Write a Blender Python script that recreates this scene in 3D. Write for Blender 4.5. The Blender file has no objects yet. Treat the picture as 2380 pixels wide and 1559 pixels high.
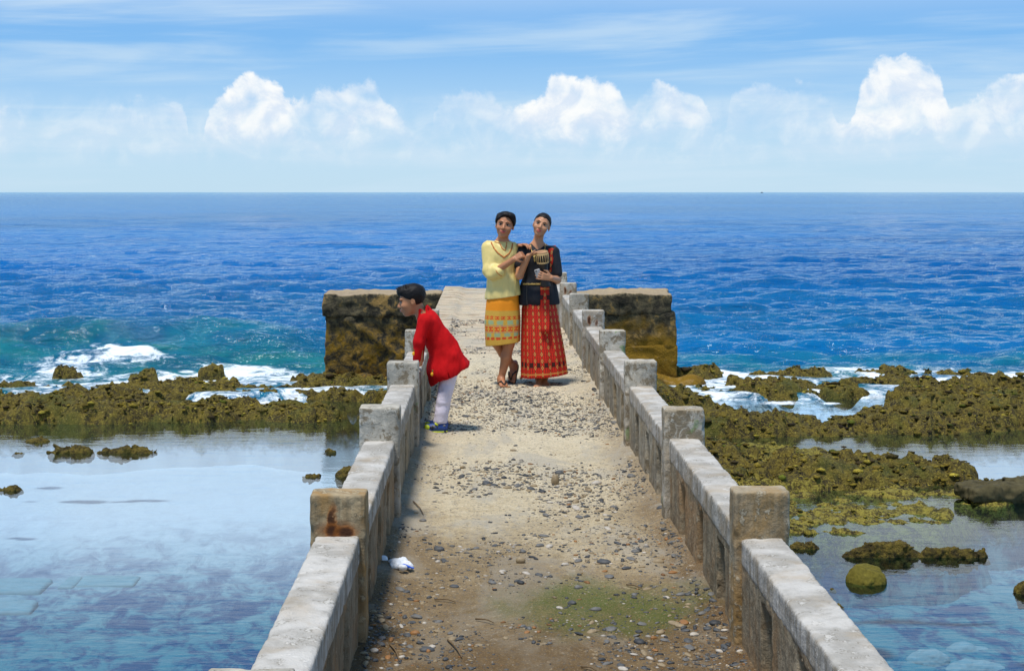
import bpy, bmesh, math, random
import numpy as np
from mathutils import Vector, Matrix

# ------------------------------------------------------------------ camera, sky, sun
sc = bpy.context.scene
COL = sc.collection
FPX, VPX, HZY, CAMZ = 3304.0, 1128.0, 447.0, 1.65   # focal length / vanishing point in a 2379 x 1559 copy of the photo
POOL, SEA = -1.56, -1.46                            # still pool level, open sea level (deck is z = 0)
cam = bpy.data.cameras.new('camera'); camo = bpy.data.objects.new('camera', cam); COL.objects.link(camo)
camo.location = (0, 0, CAMZ); camo.rotation_euler = (math.radians(90), 0, 0)
cam.sensor_width = 36; cam.lens = 36 * FPX / 2379
cam.shift_x = (1189.5 - VPX) / 2379; cam.shift_y = (HZY - 779.5) / 2379
cam.clip_start = 0.05; cam.clip_end = 60000
sc.camera = camo
sc.view_settings.view_transform = 'Standard'; sc.view_settings.look = 'None'
sc.view_settings.gamma = 1; sc.view_settings.exposure = 0.0
sc.render.resolution_x = 1024; sc.render.resolution_y = 670

SUN = Vector((-0.17, -0.25, 0.95)).normalized()
sl = bpy.data.lights.new('sun', 'SUN'); sl.energy = 3.9; sl.angle = math.radians(9); sl.color = (1.0, 0.95, 0.87)
so = bpy.data.objects.new('sun', sl); COL.objects.link(so); so.location = (-20, -10, 40)
so.rotation_euler = SUN.to_track_quat('Z', 'Y').to_euler()

class NT:
    """small helper around a node tree"""
    def __init__(s, nt): s.t = nt; nt.nodes.clear()
    def n(s, typ, **kw):
        nd = s.t.nodes.new(typ)
        for k, v in kw.items(): setattr(nd, k, v)
        return nd
    def put(s, sock, v):
        if isinstance(v, bpy.types.NodeSocket): s.t.links.new(v, sock)
        elif v is not None:
            if isinstance(v, (tuple, list)) and len(v) == 3 and sock.type == 'RGBA': v = (*v, 1)
            sock.default_value = v
    def m(s, op, a, b=None, c=None, clamp=False):
        nd = s.n('ShaderNodeMath', operation=op, use_clamp=clamp)
        for i, v in enumerate((a, b, c)):
            if v is not None: s.put(nd.inputs[i], v)
        return nd.outputs[0]
    def step(s, a, lo, hi, to0=0.0, to1=1.0):
        nd = s.n('ShaderNodeMapRange', interpolation_type='SMOOTHSTEP')
        s.put(nd.inputs[0], a)
        for i, v in zip((1, 2, 3, 4), (lo, hi, to0, to1)): s.put(nd.inputs[i], v)
        return nd.outputs[0]
    def mix(s, f, a, b, mode='MIX'):
        nd = s.n('ShaderNodeMix', data_type='RGBA', blend_type=mode)
        s.put(nd.inputs[0], f); s.put(nd.inputs[6], a); s.put(nd.inputs[7], b)
        return nd.outputs[2]
    def xyz(s, v):
        nd = s.n('ShaderNodeSeparateXYZ'); s.put(nd.inputs[0], v); return nd.outputs
    def vec(s, x, y, z):
        nd = s.n('ShaderNodeCombineXYZ')
        for i, v in enumerate((x, y, z)): s.put(nd.inputs[i], v)
        return nd.outputs[0]
    def scale(s, v, k):
        nd = s.n('ShaderNodeVectorMath', operation='MULTIPLY'); s.put(nd.inputs[0], v); s.put(nd.inputs[1], k); return nd.outputs[0]
    def noise(s, v, sc_, det=4, rough=0.55, dist=0.0):
        nd = s.n('ShaderNodeTexNoise'); s.put(nd.inputs['Vector'], v)
        nd.inputs['Scale'].default_value = sc_; nd.inputs['Detail'].default_value = det
        nd.inputs['Roughness'].default_value = rough; nd.inputs['Distortion'].default_value = dist
        return nd.outputs[0]
    def vor(s, v, sc_, feature='F1'):
        nd = s.n('ShaderNodeTexVoronoi', feature=feature); s.put(nd.inputs['Vector'], v); nd.inputs['Scale'].default_value = sc_
        return nd.outputs[0]
    def attr(s, name):
        return s.n('ShaderNodeAttribute', attribute_name=name).outputs
    def pos(s): return s.n('ShaderNodeNewGeometry').outputs['Position']
    def curve(s, v, pts):
        nd = s.n('ShaderNodeFloatCurve'); cu = nd.mapping.curves[0]
        cu.points[0].location = pts[0]; cu.points[1].location = pts[-1]
        for p in pts[1:-1]: cu.points.new(*p)
        nd.mapping.update(); s.put(nd.inputs['Value'], v); nd.inputs['Factor'].default_value = 1
        return nd.outputs[0]
    def bump(s, h, strength, dist, normal=None):
        nd = s.n('ShaderNodeBump'); nd.inputs['Strength'].default_value = strength; nd.inputs['Distance'].default_value = dist
        s.put(nd.inputs['Height'], h)
        if normal is not None: s.put(nd.inputs['Normal'], normal)
        return nd.outputs[0]
    def out(s, sh, world=False):
        o = s.n('ShaderNodeOutputWorld' if world else 'ShaderNodeOutputMaterial'); s.t.links.new(sh, o.inputs['Surface'])
    def bsdf(s, col, rough=0.8, normal=None, spec=None, **kw):
        b = s.n('ShaderNodeBsdfPrincipled'); s.put(b.inputs['Base Color'], col); s.put(b.inputs['Roughness'], rough)
        if normal is not None: s.put(b.inputs['Normal'], normal)
        if spec is not None: s.put(b.inputs['Specular IOR Level'], spec)
        for k, v in kw.items(): s.put(b.inputs[k], v)
        return b.outputs[0]

world = bpy.data.worlds.new('World'); sc.world = world; world.use_nodes = True
def build_world():
    w = NT(world.node_tree)
    sky = w.n('ShaderNodeTexSky', sky_type='NISHITA', sun_disc=False)
    sky.sun_elevation = math.asin(SUN.z); sky.sun_rotation = math.atan2(SUN.x, SUN.y)
    sky.air_density = 1.0; sky.dust_density = 0.3; sky.ozone_density = 3.0
    d = w.n('ShaderNodeTexCoord').outputs['Generated']
    x, y, z = w.xyz(d)[0:3]
    el = w.m('ARCSINE', z); az = w.m('ARCTAN2', x, y)
    w.put(sky.inputs['Vector'], w.vec(x, y, w.m('MAXIMUM', z, 0.004)))
    W = 0.70
    t = w.m('DIVIDE', w.m('PINGPONG', w.m('ADD', az, 0.335), W), W)          # the row of clouds goes on round the horizon
    base = w.n('ShaderNodeHueSaturation'); base.inputs['Saturation'].default_value = 1.55; base.inputs['Value'].default_value = 1.0
    w.put(base.inputs['Color'], sky.outputs[0])
    col = w.mix(w.step(el, -0.02, 0.35), w.mix(1.0, base.outputs[0], (0.66, 0.93, 1.27), 'MULTIPLY'), base.outputs[0])
    blue = w.mix(w.step(el, 0.0, 0.17), (5.7, 7.8, 9.6), (0.75, 3.9, 8.8))
    col = w.mix(w.step(el, 0.1, 0.6, 0.85, 0.25), col, blue)
    # thin high cloud in long streaks
    sv = w.vec(w.m('MULTIPLY', az, 2.2), w.m('ADD', w.m('MULTIPLY', el, 26), w.m('MULTIPLY', az, -0.9)), 3.1)
    st = w.noise(sv, 1.15, 6, 0.55, 0.6)
    st2 = w.noise(w.vec(w.m('MULTIPLY', az, 7), w.m('MULTIPLY', el, 110), 1.7), 1.0, 4, 0.5, 0.3)
    sm = w.step(w.m('ADD', st, w.m('MULTIPLY', w.m('SUBTRACT', st2, 0.5), 0.22)), 0.43, 0.68)
    col = w.mix(w.m('MULTIPLY', sm, 0.62), col, (6.3, 7.9, 9.2))
    # cumulus row: height of the tops by bearing
    def P(px, py): return ((math.atan((px - VPX) / FPX) + 0.335) / W, (HZY - py) / FPX / 0.1)
    tops = [(-20, 262), (45, 265), (95, 285), (115, 345), (168, 345), (185, 262), (250, 243), (345, 232), (430, 245), (448, 345), (468, 335), (480, 272),
            (540, 195), (585, 172), (640, 190), (705, 225), (740, 208), (800, 195), (850, 183), (885, 222), (958, 292), (985, 330), (1005, 262),
            (1050, 217), (1110, 207), (1200, 242), (1268, 215), (1290, 176), (1385, 178), (1440, 202), (1465, 235), (1480, 215), (1530, 200),
            (1585, 204), (1650, 262), (1672, 300), (1700, 225), (1820, 200), (1900, 216), (1935, 250), (1958, 300), (1990, 222), (2030, 160), (2075, 142),
            (2130, 156), (2190, 186), (2206, 246), (2240, 240), (2300, 216), (2370, 190), (2420, 185)]
    T = w.m('MULTIPLY', w.curve(t, [P(*p) for p in tops]), 0.1)
    opa = [(-20, .75), (110, .5), (180, .45), (300, .55), (400, .6), (470, .9), (520, 1), (650, 1), (720, .75), (850, .85), (930, .7), (1000, .5), (1180, .6), (1230, 1),
           (1430, 1), (1480, .75), (1600, .8), (1680, .5), (1900, .5), (1960, .9), (2080, 1), (2190, .95), (2230, .75), (2420, .95)]
    O = w.curve(t, [(P(px, 0)[0], o) for px, o in opa])
    cv = w.vec(az, el, 0.0)
    big = w.noise(cv, 38, 6, 0.58, 0.4); fine = w.noise(cv, 120, 5, 0.6, 0.3)
    wob = w.m('ADD', w.m('MULTIPLY', w.m('SUBTRACT', big, 0.5), 0.030), w.m('MULTIPLY', w.m('SUBTRACT', fine, 0.5), 0.014))
    diff = w.m('SUBTRACT', w.m('ADD', T, wob), el)
    mask = w.step(diff, -0.0010, 0.0062)
    mask = w.m('MULTIPLY', mask, w.step(w.m('ADD', el, w.m('MULTIPLY', wob, 0.8)), 0.024, 0.052))
    dens = w.noise(w.vec(w.m('ADD', az, 7.3), w.m('MULTIPLY', el, 1.3), 0.4), 30, 5, 0.55, 0.3)
    mask = w.m('MULTIPLY', mask, w.m('MULTIPLY', O, w.step(w.m('ADD', dens, w.m('MULTIPLY', O, 0.30)), 0.42, 0.88)))
    # shade inside the puffs: brighter where the puff turns to the sun (upper left)
    cv2 = w.vec(w.m('SUBTRACT', az, 0.006), w.m('ADD', el, 0.007), 0.0)
    rel = w.m('SUBTRACT', big, w.noise(cv2, 38, 6, 0.58, 0.4))
    lit = w.step(w.m('ADD', w.m('MULTIPLY', rel, 1.0), w.m('MULTIPLY', el, 3.0)), 0.02, 0.30)
    ccol = w.mix(lit, (7.2, 8.2, 9.5), (9.7, 9.9, 9.95))
    mist = w.m('MULTIPLY', w.m('MULTIPLY', w.step(el, 0.075, 0.045), w.step(el, 0.012, 0.032)), w.step(big, 0.30, 0.65))
    mask = w.m('MAXIMUM', mask, w.m('MULTIPLY', mist, 0.30))
    col = w.mix(mask, col, ccol)
    # a veil of thin bright cloud stands higher up: the pools mirror it
    vn = w.noise(w.vec(w.m('MULTIPLY', az, 2.0), w.m('MULTIPLY', el, 7.0), 9.0), 1.3, 6, 0.6, 0.5)
    veil = w.m('MULTIPLY', w.m('MULTIPLY', w.step(el, 0.10, 0.19), w.step(el, 0.40, 0.24)), w.step(vn, 0.25, 0.55))
    col = w.mix(w.m('MULTIPLY', veil, 0.9), col, (8.6, 9.3, 9.9))
    col = w.mix(w.step(el, 0.0, -0.03), col, (1.0, 4.2, 7.8))                # below the horizon there is only sea
    bg = w.n('ShaderNodeBackground'); w.put(bg.inputs[0], col); bg.inputs[1].default_value = 0.1
    w.out(bg.outputs[0], True)
build_world()

# ------------------------------------------------------------------ helpers
rng = np.random.default_rng(7); random.seed(7)
def at(px, py, z):
    """pixel of the 2379-wide copy -> point on the level plane z"""
    d = FPX * (CAMZ - z) / (py - HZY)
    return ((px - VPX) * d / FPX, d, z)
def tag(o, label=None, cat=None, group=None, kind=None):
    if label: o['label'] = label
    if cat: o['category'] = cat
    if group: o['group'] = group
    if kind: o['kind'] = kind
    return o
def empty(name, loc, label=None, cat=None, group=None):
    o = bpy.data.objects.new(name, None); COL.objects.link(o); o.location = loc; o.empty_display_size = 0.1
    return tag(o, label, cat, group)
def make(name, V, Fc, mat=None, parent=None, smooth=True, origin=None, mats=None, midx=None):
    """mesh object from world-space vertices; origin moves the object's own origin"""
    V = np.asarray(V, dtype=np.float64)
    if parent is not None and origin is None: org = np.array(parent_world(parent))
    elif origin is not None: org = np.array(origin, dtype=float)
    else: org = np.zeros(3)
    me = bpy.data.meshes.new(name)
    Vl = V - org
    if isinstance(Fc, np.ndarray):
        k = Fc.shape[1]; n = len(Fc)
        me.vertices.add(len(Vl)); me.vertices.foreach_set('co', Vl.astype(np.float32).ravel())
        me.loops.add(n * k); me.loops.foreach_set('vertex_index', Fc.astype(np.int32).ravel())
        me.polygons.add(n); me.polygons.foreach_set('loop_start', np.arange(0, n * k, k, dtype=np.int32))
        me.update(calc_edges=True); me.validate()
    else:
        me.from_pydata(Vl.tolist(), [], [list(f) for f in Fc]); me.update()
    if smooth: me.polygons.foreach_set('use_smooth', [True] * len(me.polygons))
    for m_ in (mats or ([mat] if mat else [])): me.materials.append(m_)
    if midx is not None: me.polygons.foreach_set('material_index', np.asarray(midx, dtype=np.int32))
    o = bpy.data.objects.new(name, me); COL.objects.link(o)
    if parent is not None:
        o.parent = parent
        if origin is not None: o.location = Vector(org) - Vector(parent_world(parent))
    elif origin is not None: o.location = org
    return o
def parent_world(p):
    l = Vector((0, 0, 0))
    while p is not None: l = l + p.location; p = p.parent
    return l
def vattr(o, name, vals):
    a = o.data.attributes.new(name, 'FLOAT', 'POINT'); a.data.foreach_set('value', np.asarray(vals, dtype=np.float32).ravel())
def cattr(o, name, vals):
    a = o.data.attributes.new(name, 'FLOAT_COLOR', 'POINT'); v = np.ones((len(vals), 4), np.float32); v[:, :3] = vals
    a.data.foreach_set('color', v.ravel())
def sstep(a, lo, hi):
    t = np.clip((a - lo) / (hi - lo), 0, 1); return t * t * (3 - 2 * t)

def _hash(i, j, k, seed):
    h = (i.astype(np.uint32) * np.uint32(374761393) + j.astype(np.uint32) * np.uint32(668265263) + k.astype(np.uint32) * np.uint32(2246822519) + np.uint32(seed * 974711 % 4294967291))
    h = (h ^ (h >> np.uint32(13))) * np.uint32(1274126177); h = h ^ (h >> np.uint32(16))
    return (h & np.uint32(0xffff)).astype(np.float32) / 65535.0
def vnoise(x, y, z=None, seed=0):
    x = np.asarray(x, np.float32); y = np.asarray(y, np.float32)
    z = np.zeros_like(x) if z is None else np.asarray(z, np.float32)
    xi, yi, zi = np.floor(x), np.floor(y), np.floor(z)
    fx, fy, fz = x - xi, y - yi, z - zi
    fx, fy, fz = [q * q * (3 - 2 * q) for q in (fx, fy, fz)]
    xi, yi, zi = [q.astype(np.int64) for q in (xi, yi, zi)]
    r = 0
    for a in (0, 1):
        wa = fx if a else 1 - fx
        for b in (0, 1):
            wb = fy if b else 1 - fy
            for c in (0, 1):
                wc = fz if c else 1 - fz
                r = r + wa * wb * wc * _hash(xi + a, yi + b, zi + c, seed)
    return r
def fbm(x, y, z=None, oct=4, seed=0, gain=0.5):
    r = 0; a = 1; t = 0
    for o in range(oct):
        k = 2.03 ** o
        r = r + a * vnoise(x * k + 17.3 * o, y * k - 9.1 * o, None if z is None else z * k + 4.7 * o, seed + o); t += a; a *= gain
    return r / t

class Field:
    """signed distance field on a grid, turned into one continuous mesh by surface nets"""
    def __init__(s, lo, hi, step):
        s.lo = np.array(lo, float); s.h = step
        s.n = np.ceil((np.array(hi) - s.lo) / step).astype(int) + 1
        s.ax = [(s.lo[i] + step * np.arange(s.n[i])).astype(np.float32) for i in range(3)]
        s.f = np.full(s.n, 0.5, np.float32)
    def box(s, lo, hi):
        sl_ = []
        for i in range(3):
            a = int(np.clip(math.floor((lo[i] - s.lo[i]) / s.h), 0, s.n[i])); b = int(np.clip(math.ceil((hi[i] - s.lo[i]) / s.h) + 1, 0, s.n[i]))
            sl_.append(slice(a, b))
        sl_ = tuple(sl_)
        return sl_, s.ax[0][sl_[0]][:, None, None], s.ax[1][sl_[1]][None, :, None], s.ax[2][sl_[2]][None, None, :]
    def _apply(s, sl_, d, k, op):
        a = s.f[sl_]
        if op == 'sub':
            d = -d
            if k > 0: h = np.clip(0.5 - 0.5 * (d - a) / k, 0, 1); r = d * (1 - h) + a * h if False else None
            if k > 0:
                h = np.clip(0.5 + 0.5 * (a - d) / k, 0, 1); r = d * (1 - h) + a * h + k * h * (1 - h)
            else: r = np.maximum(a, d)
        else:
            if k > 0:
                h = np.clip(0.5 + 0.5 * (a - d) / k, 0, 1); r = a * (1 - h) + d * h - k * h * (1 - h)
            else: r = np.minimum(a, d)
        s.f[sl_] = r
    def cap(s, a, b, ra, rb=None, k=0.0, op='add', flat=None):
        rb = ra if rb is None else rb
        a = np.array(a, float); b = np.array(b, float); mrg = max(ra, rb) + k + 4 * s.h
        sl_, X, Y, Z = s.box(np.minimum(a, b) - mrg, np.maximum(a, b) + mrg)
        ab = b - a; L = max(float(ab @ ab), 1e-9)
        t = np.clip(((X - a[0]) * ab[0] + (Y - a[1]) * ab[1] + (Z - a[2]) * ab[2]) / L, 0, 1)
        d = np.sqrt((X - a[0] - t * ab[0]) ** 2 + (Y - a[1] - t * ab[1]) ** 2 + (Z - a[2] - t * ab[2]) ** 2) - (ra + (rb - ra) * t)
        s._apply(sl_, d, k, op); return s
    def ell(s, c, r, R=None, k=0.0, op='add'):
        c = np.array(c, float); r = np.array(r, float); mrg = r.max() + k + 4 * s.h
        sl_, X, Y, Z = s.box(c - mrg, c + mrg)
        X, Y, Z = X - c[0], Y - c[1], Z - c[2]
        if R is not None:
            R = np.array(R); X, Y, Z = [X * R[0][i] + Y * R[1][i] + Z * R[2][i] for i in range(3)]
        k0 = np.sqrt((X / r[0]) ** 2 + (Y / r[1]) ** 2 + (Z / r[2]) ** 2); k1 = np.sqrt((X / r[0] ** 2) ** 2 + (Y / r[1] ** 2) ** 2 + (Z / r[2] ** 2) ** 2)
        d = k0 * (k0 - 1) / np.maximum(k1, 1e-6)
        d = np.where(k0 < 1e-4, -r.min(), d)
        s._apply(sl_, d, k, op); return s
    def rbox(s, lo, hi, rad=0.01, k=0.0, op='add', R=None):
        lo = np.array(lo, float); hi = np.array(hi, float); c = (lo + hi) / 2; e = (hi - lo) / 2 - rad
        m = (np.linalg.norm(e) if R is not None else 0) + k + rad + 4 * s.h
        sl_, X, Y, Z = s.box((c if R is not None else lo) - m, (c if R is not None else hi) + m)
        X, Y, Z = X - c[0], Y - c[1], Z - c[2]
        if R is not None:
            R = np.array(R); X, Y, Z = [X * R[0][i] + Y * R[1][i] + Z * R[2][i] for i in range(3)]
        q = [np.abs(X) - e[0], np.abs(Y) - e[1], np.abs(Z) - e[2]]
        d = np.sqrt(sum(np.maximum(v, 0) ** 2 for v in q)) + np.minimum(np.maximum(np.maximum(q[0], q[1]), q[2]), 0) - rad
        s._apply(sl_, d, k, op); return s
    def grids(s): return s.ax[0][:, None, None], s.ax[1][None, :, None], s.ax[2][None, None, :]
    def cut(s, p, nrm):
        """keep the side that nrm points away from"""
        X, Y, Z = s.grids(); nrm = np.array(nrm, float); nrm /= np.linalg.norm(nrm)
        s.f = np.maximum(s.f, (X - p[0]) * nrm[0] + (Y - p[1]) * nrm[1] + (Z - p[2]) * nrm[2]).astype(np.float32); return s
    def rough(s, amp, freq, oct=3, seed=0, sc3=(1, 1, 1)):
        near = np.argwhere(np.abs(s.f) < amp * 1.2 + 3 * s.h)
        p = s.lo + near * s.h
        nz = fbm(p[:, 0] * freq * sc3[0], p[:, 1] * freq * sc3[1], p[:, 2] * freq * sc3[2], oct, seed) - 0.5
        s.f[near[:, 0], near[:, 1], near[:, 2]] += (2 * amp * nz).astype(np.float32); return s
    def front(s, x, z, back=False):
        """y of the first surface met from the camera side at x, z"""
        i = int(round((x - s.lo[0]) / s.h)); k = int(round((z - s.lo[2]) / s.h))
        colm = s.f[np.clip(i, 0, s.n[0] - 1), :, np.clip(k, 0, s.n[2] - 1)]
        w = np.where(colm < 0)[0]
        if len(w) == 0: return None
        return float(s.ax[1][w[-1 if back else 0]])
    def mesh(s):
        f = s.f.copy()
        f[0] = f[-1] = 0.5; f[:, 0] = f[:, -1] = 0.5; f[:, :, 0] = f[:, :, -1] = 0.5
        neg = f < 0
        c = np.zeros(np.array(f.shape) - 1, np.int8)
        for a in (0, 1):
            for b in (0, 1):
                for d in (0, 1):
                    c += neg[a:f.shape[0] - 1 + a, b:f.shape[1] - 1 + b, d:f.shape[2] - 1 + d]
        cell = np.argwhere((c > 0) & (c < 8)); idx = np.full(c.shape, -1, np.int32); idx[tuple(cell.T)] = np.arange(len(cell))
        off = np.array([(a, b, d) for a in (0, 1) for b in (0, 1) for d in (0, 1)])
        val = np.stack([f[tuple((cell + o).T)] for o in off], 1)
        acc = np.zeros((len(cell), 3)); cnt = np.zeros(len(cell))
        for i in range(8):
            for j in range(i + 1, 8):
                if np.abs(off[i] - off[j]).sum() != 1: continue
                sgn = (val[:, i] < 0) != (val[:, j] < 0)
                t = np.where(sgn, val[:, i] / np.where(sgn, val[:, i] - val[:, j], 1), 0)
                acc += np.where(sgn[:, None], off[i] + t[:, None] * (off[j] - off[i]), 0); cnt += sgn
        V = s.lo + (cell + acc / cnt[:, None]) * s.h
        faces = []
        for axn in range(3):
            u, v = (axn + 1) % 3, (axn + 2) % 3
            sl0 = [slice(1, -1)] * 3; sl1 = [slice(1, -1)] * 3
            sl0[axn] = slice(0, -1); sl1[axn] = slice(1, None)
            A, B = neg[tuple(sl0)], neg[tuple(sl1)]
            e = np.argwhere(A != B); inside = A[tuple(e.T)]
            base = e + 1; base[:, axn] -= 1
            q = []
            for du, dv in ((-1, -1), (0, -1), (0, 0), (-1, 0)):
                p = base.copy(); p[:, u] += du; p[:, v] += dv; q.append(idx[tuple(p.T)])
            q = np.stack(q, 1); q[~inside] = q[~inside][:, ::-1]; faces.append(q)
        return V, np.concatenate(faces)

def tube(pts, r, n=6, closed=False):
    """round tube along points; r a number or a list"""
    pts = [Vector(p) for p in pts]; N = len(pts); V = []; Fc = []
    for i, p in enumerate(pts):
        a = pts[max(i - 1, 0)] if not closed else pts[i - 1]; b = pts[min(i + 1, N - 1)] if not closed else pts[(i + 1) % N]
        d = (b - a).normalized(); u = d.cross(Vector((0.31, 0.17, 0.93))).normalized(); v = d.cross(u)
        rr = r[i] if isinstance(r, (list, tuple)) else r
        for k in range(n):
            t = 2 * math.pi * k / n; V.append(p + rr * (math.cos(t) * u + math.sin(t) * v))
    for i in range(N if closed else N - 1):
        for k in range(n):
            j = (i + 1) % N; Fc.append((i * n + k, i * n + (k + 1) % n, j * n + (k + 1) % n, j * n + k))
    if not closed: Fc.append(tuple(range(n))[::-1]); Fc.append(tuple(range((N - 1) * n, N * n)))
    return V, Fc
def join(parts):
    V = []; Fc = []
    for v, f in parts:
        o = len(V); V += [tuple(q) for q in v]; Fc += [tuple(int(i) + o for i in g) for g in f]
    return V, Fc
def ellip(c, r, nu=12, nv=8, R=None):
    V = []; Fc = []
    for j in range(nv + 1):
        ph = math.pi * j / nv
        for i in range(nu):
            t = 2 * math.pi * i / nu
            p = Vector((r[0] * math.sin(ph) * math.cos(t), r[1] * math.sin(ph) * math.sin(t), r[2] * math.cos(ph)))
            if R is not None: p = Matrix(R) @ p
            V.append(p + Vector(c))
    for j in range(nv):
        for i in range(nu): Fc.append((j * nu + i, (j + 1) * nu + i, (j + 1) * nu + (i + 1) % nu, j * nu + (i + 1) % nu))
    return V, Fc
def boxm(lo, hi):
    x0, y0, z0 = lo; x1, y1, z1 = hi
    V = [(x0, y0, z0), (x1, y0, z0), (x1, y1, z0), (x0, y1, z0), (x0, y0, z1), (x1, y0, z1), (x1, y1, z1), (x0, y1, z1)]
    return V, [(0, 3, 2, 1), (4, 5, 6, 7), (0, 1, 5, 4), (1, 2, 6, 5), (2, 3, 7, 6), (3, 0, 4, 7)]
def gridmesh(X, Y, Z):
    ny, nx = X.shape; V = np.stack([X, Y, Z], -1).reshape(-1, 3)
    i = np.arange(ny * nx).reshape(ny, nx)
    F_ = np.stack([i[:-1, :-1], i[:-1, 1:], i[1:, 1:], i[1:, :-1]], -1).reshape(-1, 4)
    return V, F_

# ------------------------------------------------------------------ materials
def material(name, fn):
    m = bpy.data.materials.new(name); m.use_nodes = True; fn(NT(m.node_tree)); return m
def plain(name, col, rough=0.7, spec=None, grain=0.0, gs=80, var=0.15, **kw):
    def f(t):
        p = t.pos(); n1 = t.noise(p, gs, 3)
        c = t.mix(n1, tuple(v * (1 - var) for v in col), tuple(min(v * (1 + var), 1) for v in col))
        t.out(t.bsdf(c, rough, t.bump(n1, grain, 0.004) if grain else None, spec, **kw))
    return material(name, f)

def concrete(name, light=(0.50, 0.48, 0.43), dark=(0.115, 0.10, 0.08), warm=(0.34, 0.22, 0.085), dirt=0.5, rust=None, lichen=0.35, streak=0.6, blotch=0.35):
    def f(t):
        p = t.pos(); oi = t.n('ShaderNodeObjectInfo').outputs['Random']
        q = t.n('ShaderNodeVectorMath', operation='ADD'); t.put(q.inputs[0], p); t.put(q.inputs[1], t.vec(0, 0, t.m('MULTIPLY', oi, 7.0))); q = q.outputs[0]
        x, y, z = t.xyz(p)[0:3]
        n1 = t.noise(q, 5.5, 6, 0.62, 0.3); n2 = t.noise(q, 22, 5, 0.65); n3 = t.noise(q, 120, 3, 0.6)
        s1 = t.noise(t.scale(q, (26, 26, 1.5)), 1.0, 4, 0.6)
        c = t.mix(t.step(n1, 0.38, 0.62), light, tuple(0.55 * a + 0.45 * b for a, b in zip(light, dark)))
        nz = t.xyz(t.n('ShaderNodeNewGeometry').outputs['Normal'])[2]
        side = t.step(t.m('ABSOLUTE', nz), 0.85, 0.4)                   # run-off streaks only form on upright faces
        c = t.mix(t.m('MULTIPLY', t.m('MULTIPLY', t.step(s1, 0.42, 0.62), streak), side), c, dark)
        c = t.mix(t.m('MULTIPLY', t.step(t.noise(q, 3.1, 5, 0.6, 0.8), 0.50 - 0.1 * dirt, 0.66), dirt), c, warm)
        c = t.mix(t.m('MULTIPLY', t.step(n2, 0.54, 0.64), t.m('MULTIPLY', 0.85, t.step(n1, 0.36, 0.52))), c, dark)
        c = t.mix(t.m('MULTIPLY', t.step(t.m('ADD', n2, t.m('MULTIPLY', n3, 0.25)), 0.70, 0.78), 0.7), c, tuple(min(1, v * 1.25) for v in light))
        c = t.mix(t.m('MULTIPLY', t.m('MULTIPLY', t.step(t.noise(q, 8.5, 3, 0.5, 0.5), 0.66, 0.72), lichen), side), c, (0.13, 0.22, 0.06))
        c = t.mix(t.m('MULTIPLY', t.step(t.m('ADD', z, t.m('MULTIPLY', n1, 0.25)), 0.26, 0.06), t.m('MULTIPLY', side, 0.75)), c, (0.30, 0.205, 0.105))   # soil splashed up from the path
        n7 = t.noise(q, 13, 6, 0.7, 0.6); c = t.mix(t.m('MULTIPLY', t.m('MULTIPLY', t.step(n7, 0.50, 0.57), blotch), side), c, tuple(0.7 * a + 0.3 * b for a, b in zip(dark, warm)))
        if rust:
            for (rx, rz, rw, rh, k) in rust:
                dx = t.m('DIVIDE', t.m('ADD', t.m('SUBTRACT', x, rx), t.m('MULTIPLY', t.m('SUBTRACT', n2, 0.5), 0.05)), rw)
                dz = t.m('DIVIDE', t.m('SUBTRACT', z, rz), rh)
                d = t.m('ADD', t.m('MULTIPLY', dx, dx), t.m('MULTIPLY', dz, dz))
                c = t.mix(t.m('MULTIPLY', t.m('MULTIPLY', t.step(d, 1.6, 0.2), t.m('MULTIPLY', k, 0.85)), side), c, (0.34, 0.11, 0.018))
                c = t.mix(t.m('MULTIPLY', t.m('MULTIPLY', t.step(d, 0.9, 0.15), k), side), c, (0.030, 0.012, 0.008))
        b = t.bump(n3, 0.35, 0.006, t.bump(n2, 0.5, 0.02))
        t.out(t.bsdf(c, 0.9, b, 0.25))
    return material(name, f)
M = {}
M['conc'] = concrete('weathered_concrete', light=(0.52, 0.48, 0.40), dark=(0.085, 0.075, 0.055), streak=0.15, lichen=0.7, dirt=0.4, blotch=0.75)
M['conc_brown'] = concrete('brown_weathered_concrete', light=(0.42, 0.36, 0.26), dark=(0.10, 0.085, 0.055), warm=(0.33, 0.19, 0.055), dirt=0.85, lichen=0.2)
M['rail'] = concrete('pale_concrete', light=(0.54, 0.51, 0.46), dark=(0.13, 0.11, 0.075), dirt=0.38, streak=0.55, lichen=0.0)  # paler than the panels
M['panel'] = concrete('streaked_concrete', light=(0.40, 0.36, 0.28), dark=(0.085, 0.072, 0.048), warm=(0.33, 0.23, 0.11), dirt=0.5, streak=0.6, lichen=0.1, blotch=0.3)

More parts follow.
